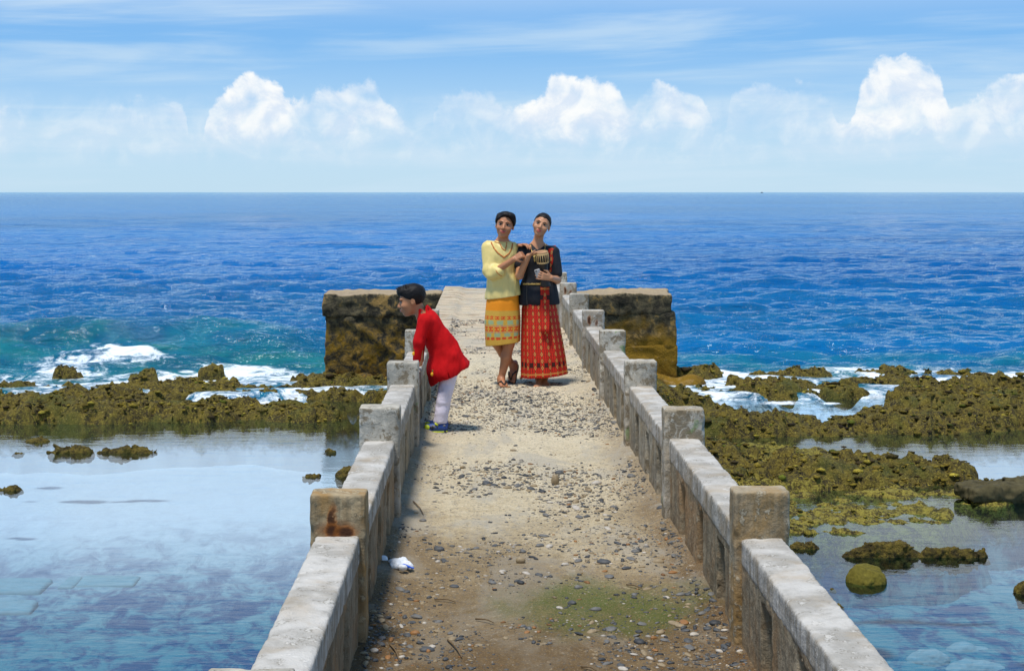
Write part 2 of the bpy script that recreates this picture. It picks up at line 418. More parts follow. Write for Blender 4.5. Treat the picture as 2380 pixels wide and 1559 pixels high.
def bed_colour(t, p):
    n1 = t.noise(t.scale(p, (1, 0.7, 1)), 1.1, 6, 0.68, 0.6); n2 = t.noise(t.scale(p, (1, 0.6, 1)), 4.5, 6, 0.7, 0.8)
    c = t.mix(t.step(t.m('ADD', t.m('MULTIPLY', n1, 0.55), t.m('MULTIPLY', n2, 0.45)), 0.45, 0.56), (0.0, 0.066, 0.17), (0.07, 0.25, 0.29))
    x, y = t.xyz(p)[0:2]
    sand = t.step(t.m('ADD', y, t.m('ADD', t.m('MULTIPLY', t.m('ADD', n1, n2), 3.0), t.m('MULTIPLY', x, -0.12))), 15.5, 20.5)  # pale sand far out, whitened to stand in for stronger sky reflection
    return t.mix(t.m('MULTIPLY', sand, 0.95), c, t.mix(n2, (0.66, 0.62, 0.62), (0.84, 0.79, 0.78))), n2
def m_reef(t):
    p = t.pos(); n1 = t.noise(p, 1.1, 5, 0.6); n2 = t.noise(p, 9, 5, 0.65); n3 = t.noise(p, 42, 4, 0.7)
    c = t.mix(t.step(n2, 0.36, 0.62), (0.036, 0.027, 0.009), (0.165, 0.122, 0.017))
    c = t.mix(t.step(n3, 0.50, 0.68), c, (0.33, 0.26, 0.035))
    c = t.mix(t.m('MULTIPLY', t.step(n1, 0.52, 0.66), 0.65), c, (0.085, 0.095, 0.012))
    fl = t.attr('flat')[2]
    c = t.mix(t.m('MULTIPLY', t.m('MULTIPLY', fl, 0.8), t.step(t.m('ADD', n3, t.m('SUBTRACT', n2, 0.5)), 0.40, 0.62)), c, (0.36, 0.30, 0.05))
    c = t.mix(t.m('MULTIPLY', t.step(t.m('ADD', n3, t.m('MULTIPLY', n1, 0.3)), 0.80, 0.86), 0.5), c, (0.40, 0.30, 0.17))
    z = t.xyz(p)[2]
    under = t.step(t.m('ADD', z, t.m('MULTIPLY', n2, 0.3)), POOL - 0.02, POOL - 0.28)         # bare sand on the pool floor
    c = t.mix(under, c, bed_colour(t, p)[0])
    h = t.m('MULTIPLY', t.m('ADD', n2, t.m('MULTIPLY', n3, 0.6)), t.m('SUBTRACT', 1.0, t.m('MULTIPLY', under, 0.93)))
    t.out(t.bsdf(c, 0.75, t.bump(h, 1.0, 0.06), 0.3))
M['reef'] = material('algae_covered_reef', m_reef)
def m_algae(t):
    p = t.pos(); c = t.attr('tint')[0]; n3 = t.noise(p, 60, 4, 0.7)
    c = t.mix(t.step(n3, 0.35, 0.65), t.mix(1.0, c, (0.4, 0.4, 0.4), 'MULTIPLY'), c)
    t.out(t.bsdf(c, 0.8, t.bump(n3, 1.0, 0.02), 0.25))
M['algae'] = material('seaweed_tufts', m_algae)
def m_block(t):
    p = t.pos(); x, y, z = t.xyz(p)[0:3]
    n1 = t.noise(p, 1.3, 6, 0.65, 0.5); n2 = t.noise(p, 7, 6, 0.68, 0.4); n3 = t.noise(p, 36, 4, 0.65)
    nz = t.xyz(t.n('ShaderNodeNewGeometry').outputs['Normal'])[2]
    c = t.mix(t.step(n2, 0.35, 0.65), (0.022, 0.020, 0.014), (0.12, 0.10, 0.055))
    hz = t.m('ADD', z, t.m('MULTIPLY', t.m('SUBTRACT', n1, 0.5), 1.6))
    gold = t.mix(n3, (0.10, 0.055, 0.006), (0.33, 0.19, 0.012))
    right = t.step(x, 0.6, 1.2, 0.0, 0.55)
    c = t.mix(t.m('MULTIPLY', t.step(hz, -0.40, -0.80), t.step(t.m('ADD', n2, right), 0.40, 0.62)), c, gold)
    c = t.mix(t.m('MULTIPLY', t.step(t.m('ADD', t.m('MULTIPLY', n2, 0.6), t.m('MULTIPLY', n1, 0.4)), 0.545, 0.60), 0.85), c, (0.30, 0.185, 0.055))
    c = t.mix(t.m('MULTIPLY', t.step(hz, -1.3, -1.6), 0.8), c, (0.020, 0.016, 0.008))
    c = t.mix(t.m('MULTIPLY', t.step(nz, 0.5, 0.8), t.step(z, -0.3, -0.2)), c, t.mix(n2, (0.20, 0.14, 0.08), (0.50, 0.40, 0.27)))
    c = t.mix(t.m('MULTIPLY', t.step(t.m('ADD', z, t.m('MULTIPLY', n2, 0.16)), 0.0, 0.1), t.step(n3, 0.4, 0.6)), c, (0.45, 0.34, 0.20))
    t.out(t.bsdf(c, 0.85, t.bump(n3, 0.7, 0.02, t.bump(n2, 0.8, 0.06)), 0.25))
M['block'] = material('tide_stained_concrete', m_block)

def m_path(t):
    p = t.pos(); x, y, z = t.xyz(p)[0:3]
    n1 = t.noise(t.scale(p, (1, 0.55, 1)), 1.6, 5, 0.6); n2 = t.noise(p, 14, 5, 0.65); n3 = t.noise(p, 160, 3, 0.7); n4 = t.noise(p, 60, 3, 0.6)
    c = t.mix(t.step(n2, 0.3, 0.7), (0.36, 0.275, 0.15), (0.50, 0.41, 0.26))
    far = t.step(t.m('ADD', y, t.m('MULTIPLY', n1, 4.0)), 7.0, 12.5)
    c = t.mix(t.m('MULTIPLY', far, 0.8), c, t.mix(n2, (0.56, 0.47, 0.31), (0.70, 0.62, 0.46)))
    near = t.step(t.m('ADD', y, t.m('MULTIPLY', n1, 3.0)), 9.2, 6.0)
    c = t.mix(t.m('MULTIPLY', near, 0.9), c, t.mix(n2, (0.105, 0.070, 0.034), (0.26, 0.185, 0.095)))
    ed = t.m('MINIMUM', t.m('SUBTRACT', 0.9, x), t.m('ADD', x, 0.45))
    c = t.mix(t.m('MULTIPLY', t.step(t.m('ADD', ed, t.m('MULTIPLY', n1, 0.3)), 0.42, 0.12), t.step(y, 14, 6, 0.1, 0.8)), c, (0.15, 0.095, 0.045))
    c = t.mix(t.m('MULTIPLY', t.step(n3, 0.52, 0.72), 0.55), c, (0.72, 0.58, 0.36))
    c = t.mix(t.m('MULTIPLY', t.step(n3, 0.44, 0.28), 0.6), c, (0.12, 0.085, 0.05))
    c = t.mix(t.m('MULTIPLY', t.step(n4, 0.56, 0.64), 0.75), c, (0.15, 0.145, 0.14))
    n5 = t.noise(p, 32, 4, 0.7); c = t.mix(t.m('MULTIPLY', t.step(n5, 0.57, 0.66), 0.7), c, (0.20, 0.16, 0.11)); c = t.mix(t.m('MULTIPLY', t.step(n5, 0.40, 0.32), 0.6), c, (0.66, 0.58, 0.44))
    c = t.mix(t.m('MULTIPLY', t.step(t.m('ADD', y, n1), 14.2, 15.2), t.step(n2, 0.40, 0.62)), c, (0.56, 0.44, 0.31))
    c = t.mix(t.m('MULTIPLY', t.step(t.m('ADD', y, n1), 14.0, 15.5), t.step(t.noise(t.scale(p, (0.5, 2.2, 1)), 3.0, 5, 0.7), 0.52, 0.60)), c, (0.25, 0.17, 0.10))
    c = t.mix(t.m('MULTIPLY', t.step(t.noise(t.scale(p, (1, 0.5, 1)), 2.7, 6, 0.7, 0.6), 0.48, 0.62), 0.55), c, t.mix(n4, (0.24, 0.22, 0.18), (0.48, 0.45, 0.38)))   # worn grey concrete
    c = t.mix(t.m('MULTIPLY', near, 0.9), c, t.mix(1.0, c, (0.56, 0.47, 0.36), 'MULTIPLY'))                # near end darkened: dirt, with lens falloff painted in
    # green algae film in the low spot
    dx = t.m('DIVIDE', t.m('SUBTRACT', x, 0.46), 0.46); dy = t.m('DIVIDE', t.m('SUBTRACT', y, 5.62), 0.40)
    d = t.m('ADD', t.m('ADD', t.m('MULTIPLY', dx, dx), t.m('MULTIPLY', dy, dy)), t.m('MULTIPLY', t.m('SUBTRACT', t.noise(t.scale(p, (1, 0.6, 1)), 4, 6, 0.7), 0.5), 3.0))
    c = t.mix(t.m('MULTIPLY', t.step(d, 1.5, -0.4), t.m('ADD', 0.25, t.m('MULTIPLY', 0.62, t.step(n3, 0.7, 0.4)))), c, (0.055, 0.095, 0.008))
    t.out(t.bsdf(c, 0.92, t.bump(n3, 0.6, 0.006, t.bump(n4, 0.5, 0.012)), 0.2))
M['path'] = material('sandy_gravel_concrete', m_path)
def m_tint(t):
    n = t.noise(t.pos(), 90, 3); c = t.attr('tint')[0]
    t.out(t.bsdf(t.mix(n, t.mix(1.0, c, (0.6, 0.6, 0.6), 'MULTIPLY'), c), 0.65, None, 0.4))
M['gravel'] = material('mixed_gravel', m_tint)
STONES = [(0.038, 0.040, 0.042), (0.072, 0.074, 0.075), (0.14, 0.135, 0.125), (0.28, 0.21, 0.12), (0.46, 0.41, 0.34), (0.28, 0.13, 0.04)]
for i, c_ in enumerate(STONES): M['stone%d' % i] = plain('pebble_stone', c_, 0.6, 0.4, 0.2, 60, 0.35)

def m_sea(t):
    p = t.pos(); x, y, z = t.xyz(p)[0:3]
    sh = t.attr('shallow_backlit')[2]; fo = t.attr('foam')[2]
    n0 = t.noise(t.scale(p, (0.02, 0.035, 1)), 1.0, 4, 0.6)
    nv = t.noise(t.scale(p, (1, 1.6, 1)), 0.8, 4, 0.6)
    c = t.mix(t.step(n0, 0.35, 0.65), (0.0, 0.082, 0.28), (0.0, 0.125, 0.40))
    teal = t.mix(t.step(nv, 0.35, 0.65), (0.002, 0.085, 0.135), (0.010, 0.155, 0.170))
    c = t.mix(sh, c, teal)
    f1 = t.noise(t.scale(p, (0.8, 1.0, 1)), 2.6, 8, 0.70, 1.4); f3 = t.noise(t.scale(p, (0.6, 1.2, 1)), 9.0, 5, 0.7, 1.0)
    lace = t.m('ADD', t.m('MULTIPLY', f1, 0.75), t.m('MULTIPLY', f3, 0.25))
    fm = t.step(t.m('ADD', lace, fo), 0.93, 1.10)
    c = t.mix(fm, c, (0.80, 0.86, 0.90))
    far = t.step(y, 60, 900)
    w1 = t.noise(t.scale(p, (0.75, 1.5, 1)), 2.2, 5, 0.6, 0.4)
    w2 = t.noise(t.scale(p, (0.10, 0.2, 1)), 2.6, 5, 0.62, 0.3)
    b = t.bump(w1, 0.8, 0.16, t.bump(w2, 0.5, 0.5))
    fr = t.n('ShaderNodeFresnel'); fr.inputs['IOR'].default_value = 1.33; t.put(fr.inputs['Normal'], b)
    df = t.n('ShaderNodeBsdfDiffuse'); t.put(df.inputs['Color'], c); t.put(df.inputs['Normal'], b)
    gl = t.n('ShaderNodeBsdfGlossy'); t.put(gl.inputs['Color'], (0.80, 0.95, 1.0)); gl.inputs['Roughness'].default_value = 0.05; t.put(gl.inputs['Normal'], b)
    fac = t.m('MULTIPLY', t.m('MINIMUM', fr.outputs[0], 0.78), t.m('SUBTRACT', 1.0, t.m('MULTIPLY', fm, 0.9)))      # rough water never mirrors fully at grazing angles
    mx = t.n('ShaderNodeMixShader'); t.put(mx.inputs[0], fac); t.put(mx.inputs[1], df.outputs[0]); t.put(mx.inputs[2], gl.outputs[0]); t.out(mx.outputs[0])
M['sea'] = material('sea_water', m_sea)
def m_pool(t):
    p = t.pos()
    w1 = t.noise(t.scale(p, (0.8, 2.2, 1)), 2.4, 4, 0.55, 0.4); w2 = t.noise(t.scale(p, (1, 2.0, 1)), 11, 3, 0.5)
    b = t.bump(w2, 0.08, 0.010, t.bump(w1, 0.10, 0.05))
    fr = t.n('ShaderNodeFresnel'); fr.inputs['IOR'].default_value = 1.33; t.put(fr.inputs['Normal'], b)
    tr = t.n('ShaderNodeBsdfTransparent'); t.put(tr.inputs[0], (0.63, 0.80, 0.92))
    gl = t.n('ShaderNodeBsdfGlossy'); t.put(gl.inputs['Color'], (1, 1, 1)); gl.inputs['Roughness'].default_value = 0.03; t.put(gl.inputs['Normal'], b)
    mx = t.n('ShaderNodeMixShader'); t.put(mx.inputs[0], t.m('MULTIPLY', fr.outputs[0], 1.0, clamp=True)); t.put(mx.inputs[1], tr.outputs[0]); t.put(mx.inputs[2], gl.outputs[0])
    t.out(mx.outputs[0])
M['pool'] = material('clear_pool_water', m_pool)
def m_bed(t):
    p = t.pos(); c, n2 = bed_colour(t, p)
    t.out(t.bsdf(c, 0.9, t.bump(n2, 0.6, 0.05), 0.1))
M['bed'] = material('pool_floor_sand_and_weed', m_bed)
M['foam'] = None
def m_foam(t):
    p = t.pos(); n = t.noise(t.scale(p, (1, 1.5, 1)), 7, 6, 0.65, 1.0); r = t.attr('r')[2]
    a = t.step(t.m('SUBTRACT', t.m('ADD', n, 0.25), t.m('MULTIPLY', r, 0.45)), 0.40, 0.60)
    b = t.n('ShaderNodeBsdfPrincipled'); t.put(b.inputs['Base Color'], (0.82, 0.87, 0.90)); b.inputs['Roughness'].default_value = 0.6; t.put(b.inputs['Alpha'], a); t.out(b.outputs[0])
M['foam'] = material('white_sea_foam', m_foam)
M['slab'] = plain('sunken_pale_slab', (0.24, 0.36, 0.38), 0.9, 0.1, 0.3, 12, 0.25)
def m_rock(t):
    p = t.pos(); n1 = t.noise(p, 12, 5, 0.65); n2 = t.noise(p, 55, 4, 0.7)
    c = t.mix(t.step(n1, 0.38, 0.62), (0.045, 0.033, 0.009), (0.145, 0.105, 0.016)); c = t.mix(t.step(n2, 0.55, 0.7), c, (0.25, 0.19, 0.03))
    t.out(t.bsdf(c, 0.8, t.bump(t.m('ADD', n1, n2), 0.9, 0.03), 0.25))
M['rock'] = material('weedy_rock', m_rock)
M['boulder'] = plain('olive_mossy_stone', (0.12, 0.10, 0.014), 0.85, 0.2, 0.9, 34, 0.7)
M['beam'] = plain('old_grey_brown_beam', (0.075, 0.062, 0.028), 0.85, 0.2, 1.0, 16, 0.8)

# ------------------------------------------------------------------ sea
def build_sea():
    h = np.concatenate([np.linspace(475, 9, 720), np.geomspace(8.7, 0.18, 50)])
    Y1 = (FPX * (CAMZ - SEA)) / h
    u = np.linspace(-0.60, 0.64, 600)
    U, Y = np.meshgrid(u, Y1); X = U * Y
    dy = np.gradient(Y1)[:, None] * np.ones_like(Y); Z = np.full_like(X, SEA)
    amp_mod = 0.55 + 0.9 * fbm(X * 0.06, Y * 0.06, oct=3, seed=5)
    for i in range(70):
        lam = 0.40 * 1.045 ** i * (0.85 + 0.3 * random.random())
        th = random.gauss(0, 0.33); kx, ky = math.sin(th) * 2 * math.pi / lam, math.cos(th) * 2 * math.pi / lam
        a = 0.0105 * lam ** 0.45
        att = np.clip(1.25 - 2.6 * dy / lam, 0, 1)
        ph = kx * X + ky * Y + random.random() * 6.28
        wv = np.sin(ph) + 0.25 * np.cos(2 * ph)
        Z += a * att * amp_mod * wv
    near = sstep(Y, 23.5, 27.0); Z = SEA + (Z - SEA) * (0.25 + 0.75 * near)
    wob = (fbm(X * 0.25, Y * 0.1, oct=3, seed=11) - 0.5)
    yc = 27.3 + wob * 1.6 + 0.0 * X
    A = 0.46 * sstep(-X, 0.5, 5.0) * (0.75 + 0.6 * fbm(X * 0.35, 0 * Y, oct=2, seed=3)) + 0.20 * sstep(X, 2.0, 5.0) * (0.6 + 0.9 * fbm(X * 0.3, 0 * Y, oct=2, seed=4))
    dyc = Y - yc; Z += A * np.where(dyc < 0, np.exp(-(dyc / 1.15) ** 2), np.exp(-(dyc / 2.6) ** 2))
    Z += 0.18 * np.exp(-((Y - 33.5 - wob * 4) / 1.6) ** 2) * fbm(X * 0.2, Y * 0.1, oct=2, seed=8)
    ew = 1.0 * (fbm(X * 0.8, 0 * Y, oct=3, seed=33) - 0.5)
    Z -= 0.55 * sstep(-(Y + ew), -22.2, -21.5)                              # thins out over the reef edge
    Z += 0.09 * (fbm(X * 1.3, Y * 2.4, oct=4, seed=23) - 0.5) * sstep(-Y, -30, -27) * sstep(Y, 24.5, 25.5)
    Z += 0.03 * (fbm(X * 2.2, Y * 2.2, oct=4, seed=21) - 0.5) * sstep(-Y, -26.5, -24)
    V, F_ = gridmesh(X, Y, Z)
    o = make('sea', V, F_, M['sea']); tag(o, 'deep blue open sea with small waves', None, None, 'structure')
    face = np.exp(-((Y - yc + 0.9) / 1.5) ** 2) * np.clip(A * 2.3, 0, 1)  # teal of light coming through the wave face, painted into the colour
    sh = np.clip(np.maximum(0.85 * sstep(-Y, -28.5, -25.0), face * 0.95), 0, 1) * (0.55 + 0.9 * fbm(X * 0.5, Y * 0.9, oct=3, seed=14))
    sh = np.clip(np.maximum(sh, 0.3 * sstep(-Y, -60, -28)), 0, 1)
    edge = 24.55 + 0.9 * (fbm(X * 0.45, 0 * Y, oct=3, seed=31) - 0.5)
    fo = (0.46 + 0.22 * (fbm(X * 0.9, Y * 1.2, oct=3, seed=35) - 0.3)) * sstep(-(Y - edge), -1.1, 0.1)
    qx = X + 1.6 * (fbm(X * 1.1, Y * 1.1, oct=4, seed=37) - 0.5); qy = Y + 1.3 * (fbm(X * 1.1 + 9, Y * 1.1, oct=4, seed=39) - 0.5)
    fo += 0.52 * np.exp(-((qx + 6.9) / 0.95) ** 2 - ((qy - 25.75 + 0.15 * (qx + 6.9)) / 0.33) ** 2) + 0.34 * np.exp(-((X + 6.2) / 1.3) ** 2 - ((Y - 25.5) / 0.35) ** 2)
    fo += 0.40 * np.exp(-((qx + 8.2) / 1.2) ** 2 - ((qy - 25.35) / 0.5) ** 2)
    fo += 0.22 * np.exp(-((X + 4.3) / 1.0) ** 2 - ((Y - 25.3) / 0.5) ** 2) + 0.14 * np.exp(-((X + 5.5) / 2.2) ** 2 - ((Y - 26.4) / 0.6) ** 2)
    fo += 0.30 * np.exp(-((X - 9.0) / 1.1) ** 2 - ((Y - 25.2) / 0.3) ** 2) + 0.25 * np.exp(-((X - 3.9) / 0.7) ** 2 - ((Y - 24.6) / 0.7) ** 2)
    vattr(o, 'shallow_backlit', sh); vattr(o, 'foam', fo)
build_sea()

# ------------------------------------------------------------------ pool floor, reef, pool water
HUMPS = [  # centre x, y, radius x, y, height over pool, flatness
    (-9.2, 20.9, 4.6, 1.5, .36), (-5.8, 20.6, 2.0, 1.1, .32), (-4.2, 20.3, 1.4, .62, .22), (-2.9, 20.2, 1.35, .55, .27), (-1.2, 20.4, 1.0, .45, .14),
    (-4.9, 22.4, 3.0, .7, .27), (-1.6, 22.5, 2.3, 1.05, .34), (-7.5, 22.9, 1.6, .35, .30), (-3.0, 23.6, .35, .35, .34), (-4.6, 24.3, .35, .2, .30), (-5.8, 24.3, .45, .2, .28),
    (-7.2, 24.5, .4, .15, .26), (-2.2, 23.9, .8, .5, .38), (-10.5, 23.6, 1.6, .3, .3),
    (2.4, 21.6, 1.7, 1.1, .36), (4.5, 22.6, 1.6, .75, .40), (3.5, 23.8, .6, .35, .30), (8.2, 20.5, 3.6, 1.7, .44), (11.5, 21, 3.5, 2.4, .42), (3.6, 19.3, 2.4, .95, .27), (6.2, 19.5, 1.8, 1.0, .33),
    (9.3, 22.9, 3.2, .8, .40), (6.6, 23.2, 1.0, .6, .36), (5.7, 22.4, .8, .45, .44), (6.9, 21.9, .8, .6, .42), (5.2, 24.1, 1.2, .35, .31), (7.4, 24.4, 1.5, .3, .30), (2.3, 23.3, .8, .5, .2),
    (2.6, 16.5, 1.9, .85, .20), (4.35, 16.0, 1.25, .75, .36), (3.2, 15.7, 1.3, .6, .22), (1.7, 17.6, 1.5, .6, .10), (5.4, 15.6, .5, .35, .10)]
FLATS = [(3.5, 14.1, 1.35, 1.0, .02), (2.2, 15.0, 1.7, .9, .015), (2.2, 17.2, 2.2, .9, .035), (4.5, 14.9, .9, .5, .03)]
HUMPS = [(a, b, c, d, (e * 0.57 if b < 22.2 else e * 0.44)) for a, b, c, d, e in HUMPS]
def reef_height(X, Y):
    wx = (fbm(X * 0.9, Y * 0.9, oct=4, seed=41) - 0.5) * 1.1; wy = (fbm(X * 0.9 + 50, Y * 0.9, oct=4, seed=45) - 0.5) * 0.9
    base = -1.25 + 0.22 * (fbm(X * 0.7, Y * 0.7, oct=4, seed=49) - 0.5); Hh = base.copy(); flat = np.zeros_like(X)
    for i, (cx, cy, rx, ry, H) in enumerate(HUMPS + FLATS):
        e = 1 - ((X + wx * min(rx, 1) - cx) / rx) ** 2 - ((Y + wy * min(ry, 0.8) - cy) / ry) ** 2
        fl = i >= len(HUMPS)
        s = sstep(e, -0.45, 0.72 if not fl else 0.25)
        hh = base + (H - base) * s
        Hh = np.maximum(Hh, hh); 
        if fl: flat = np.maximum(flat, s)
    up = sstep(Hh, -0.2, 0.05)
    b1 = 1 - 2 * np.abs(fbm(X * 1.6, Y * 2.0, oct=4, seed=61) - 0.5) * 1.6
    n1 = fbm(X * 4.5, Y * 5.5, oct=4, seed=66) - 0.5; n2 = fbm(X * 15, Y * 17, oct=3, seed=71) - 0.5
    k = np.clip(1 - 0.40 * flat * (Hh < 0.08), 0.25, 1)
    Hh = Hh + up * k * 0.36 * (fbm(X * 0.9 + 3, Y * 1.7, oct=4, seed=57) - 0.52)
    Hh = Hh + up * k * (0.17 * (b1 - 0.62) + 0.21 * n1 + 0.12 * n2) + (1 - up) * 0.05 * n1
    return Hh, flat * (Hh < 0.12)
def build_reef():
    st = 0.034
    X, Y = np.meshgrid(np.arange(-12, 14, st), np.arange(12.4, 25.4, st))
    Hh, flat = reef_height(X, Y)
    edge = np.minimum(np.minimum(X + 12, 14 - X), np.minimum(Y - 12.4, 25.4 - Y)); Hh = Hh - 0.5 * sstep(-edge, -0.6, 0)
    jx = (fbm(X * 7, Y * 7, oct=3, seed=81) - 0.5) * 0.16; jy = (fbm(X * 7 + 31, Y * 7, oct=3, seed=85) - 0.5) * 0.16
    up = sstep(Hh, -0.1, 0.1)
    V, F_ = gridmesh(X + jx * up, Y + jy * up, POOL + Hh)
    o = make('reef', V, F_, M['reef']); tag(o, 'brown and olive seaweed covered coral reef flat between pools and sea', None, None, 'structure'); vattr(o, 'flat', flat)
    # seaweed tufts
    n = 26000
    px = rng.uniform(-11, 12.5, n * 3); py = rng.uniform(12.8, 25.0, n * 3)
    ok = ~((px > -0.85) & (px < 1.3)); px, py = px[ok], py[ok]
    hh, fl = reef_height(px, py); ok = (hh > -0.02) & (rng.random(len(hh)) < np.clip(0.35 + fbm(px * 1.5, py * 1.5, oct=3, seed=91), 0, 1)); px, py, hh, fl = [a[ok][:n] for a in (px, py, hh, fl)]
    ico = bmesh.new(); bmesh.ops.create_icosphere(ico, subdivisions=1, radius=1); iv = np.array([v.co[:] for v in ico.verts]); fi = np.array([[v.index for v in f.verts] for f in ico.faces]); ico.free()
    n = len(px); r = rng.gamma(2.2, 0.0070, n) * (1 - 0.45 * fl); Vs = iv[None] * (1 + 0.5 * (rng.random((n, len(iv), 1)) - 0.5)) * (r[:, None, None] * np.stack([1 + 0.6 * rng.random(n), 1 + 0.4 * rng.random(n), 0.30 + 0.35 * rng.random(n)], 1)[:, None, :])
    Vs[:, :, 0] += px[:, None]; Vs[:, :, 1] += py[:, None]; Vs[:, :, 2] += (POOL + hh + r * 0.10)[:, None]
    Fs = (fi[None] + (np.arange(n) * len(iv))[:, None, None]).reshape(-1, 3)
    o = make('seaweed', Vs.reshape(-1, 3), Fs, M['algae']); tag(o, 'short brown and olive seaweed tufts all over the reef', None, None, 'stuff')
    pal = np.array([(0.165, 0.115, 0.013), (0.25, 0.185, 0.020), (0.085, 0.064, 0.010), (0.36, 0.285, 0.035), (0.06, 0.040, 0.012), (0.13, 0.15, 0.012)]); reg = fbm(px * 0.9, py * 0.9, oct=4, seed=95)[:, None]
    ci = rng.choice(6, n, p=[.28, .24, .16, .14, .12, .06]); col = pal[ci] * (0.7 + 0.6 * rng.random((n, 1))) * (0.25 + 1.6 * reg) * np.array((1.0, 1.0, 1.0))
    col = col * (1 - fl[:, None]) + fl[:, None] * (0.5 * col + 0.5 * np.array((0.36, 0.31, 0.04)))
    cattr(o, 'tint', np.repeat(col, len(iv), 0))
build_reef()
def build_pool():
    X, Y = np.meshgrid(np.linspace(-45, 45, 160), np.linspace(-14, 24, 120))
    Z = POOL - 0.62 + 0.22 * (fbm(X * 0.5, Y * 0.5, oct=4, seed=101) - 0.5) - 0.25 * sstep(-Y, -12, -9)
    V, F_ = gridmesh(X, Y, Z); tag(make('seabed', V, F_, M['bed']), 'sandy pool floor with dark weed patches', None, None, 'structure')
    V, F_ = gridmesh(*[np.array(a) for a in (*np.meshgrid(np.linspace(-45, 45, 10), np.linspace(-14, 23.4, 10)), np.full((10, 10), POOL))])
    tag(make('pool_water', V, F_, M['pool']), 'still clear tidal pool reflecting the sky', None, None, 'structure')
build_pool()
# lacy foam drifting in the pools below the spill-over
def build_foam():
    V = []; F_ = []; UV = []
    for (px, py, w, d, z) in [(615, 937, 120, .28, POOL), (1815, 937, 160, .30, POOL), (480, 936, 90, .2, POOL), (1930, 938, 60, .15, POOL), (1700, 905, 130, .3, POOL + .05), (330, 925, 150, .2, POOL + .02)]:
        x, y, _ = at(px, py, z); r = w * y / FPX / 2; o = len(V); n = 10
        for j in range(n):
            for i_ in range(n): u, v = i_ / (n - 1) * 2 - 1, j / (n - 1) * 2 - 1; V.append((x + u * r, y + v * d, z + .006)); UV.append((u, v))
        F_ += [(o + j * n + i_, o + j * n + i_ + 1, o + (j + 1) * n + i_ + 1, o + (j + 1) * n + i_) for j in range(n - 1) for i_ in range(n - 1)]
    o = make('foam', V, F_, M['foam']); tag(o, 'thin white foam drifting in the reef pools', None, None, 'stuff'); vattr(o, 'r', [math.hypot(*q) for q in UV])
build_foam()

# ------------------------------------------------------------------ pier, path, breakwater
PX0, PX1 = -0.70, 1.16
def build_pier():
    f = Field((PX0 - .1, -3.2, -2.7), (PX1 + .1, 23.6, 0.1), 0.06)
    f.rbox((PX0, -3, -2.55), (PX1, 23.36, -0.012), 0.02); f.rough(0.02, 2.0, 3, 5)
    V, F_ = f.mesh(); o = make('pier', V, F_, M['conc_brown']); tag(o, 'narrow concrete pier running out from the shore to the breakwater', 'pier')
    ys = np.concatenate([np.arange(-3, 9, 0.03), np.arange(9, 24.3, 0.06)]); xs = np.arange(PX0 + 0.01, PX1, 0.03)
    X, Y = np.meshgrid(xs, ys)
    Z = 0.004 + 0.022 * (fbm(X * 1.5, Y * 1.2, oct=4, seed=111) - 0.5) + 0.012 * (fbm(X * 9, Y * 9, oct=3, seed=115) - 0.5) + 0.012
    Z += 0.03 * sstep(-np.minimum(X + 0.45, 0.92 - X), -0.12, 0.0)       # sand swept against the parapets
    V, F_ = gridmesh(X, Y, Z)
    V2, F2 = gridmesh(X[[0, -1]], Y[[0, -1]], np.full_like(X[[0, -1]], -0.004))
    return tag(make('path', V, F_, M['path']), 'sandy gravel covered walkway of the pier', None, None, 'structure')
path = build_pier()
def path_z(x, y):
    x = np.atleast_1d(np.asarray(x, float)); y = np.atleast_1d(np.asarray(y, float))
    return 0.016 + 0.022 * (fbm(x * 1.5, y * 1.2, oct=4, seed=111) - 0.5) + 0.012 * (fbm(x * 9, y * 9, oct=3, seed=115) - 0.5) + 0.03 * sstep(-np.minimum(x + 0.45, 0.92 - x), -0.12, 0.0)

def build_block():
    root = empty('breakwater', (0.23, 23.9, -1.6), 'thick dark tide-stained concrete breakwater across the end of the pier', 'breakwater')
    x0, x1, y0, y1 = -2.66, 3.12, 23.4, 24.35
    def course(name, xa, xb, za, zb, bulge, seed, extra=None):
        f = Field((xa - .3, y0 - .35, za - .1), (xb + .3, y1 + .3, zb + .15), 0.03)
        f.rbox((xa, y0 - bulge, za), (xb, y1, zb), 0.02)
        if extra: extra(f)
        f.rough(0.065, 1.4, 5, seed); f.rough(0.035, 8, 4, seed + 7)
        V, F_ = f.mesh(); return make(name, V, F_, M['block'], root)
    course('top_course', x0 - .02, PX0 - .02, -0.40, 0.0, 0.05, 3)
    course('top_course', PX1 + .02, x1 - .03, -0.36, -0.01, 0.03, 4)
    def rib(f): f.cap((x0 + .42, y0 - .02, -0.45), (x0 + 1.2, y0 - .02, -1.0), 0.028, 0.05, 0.10); f.ell((x0 + 1.35, y0 + .0, -1.15), (.3, .08, .2), k=.05); f.ell((x0 + 2.0, y0 + 0.02, -.72), (.16, .06, .07), k=.03)
    course('wall_body', x0, 0.2, -1.75, -0.385, 0.0, 11, rib)
    course('wall_body', 0.215, x1, -0.90, -0.345, 0.0, 13)
    course('wall_body', 0.215, x1 + .03, -1.75, -0.88, 0.02, 17)
    course('core', PX0 - .015, PX1 + .015, -0.41, -0.03, -0.005, 19)
    def foot(xa, xb, seed):
        f = Field((xa - .3, y0 - .7, -2.0), (xb + .5, y0 + .4, -1.0), 0.03)
        for i in range(14):
            u = i / 13; f.ell((xa + (xb - xa) * u, y0 - .08 - .1 * ((i * 7) % 5) / 5, -1.62), (.26, .28, .22 + .1 * ((i * 3) % 4) / 4), k=.08)
        f.rough(0.07, 4, 4, seed); V, F_ = f.mesh(); return make('footing', V, F_, M['block'], root)
    foot(x0 - .05, -0.9, 23); foot(1.4, x1 + .25, 29)
build_block()

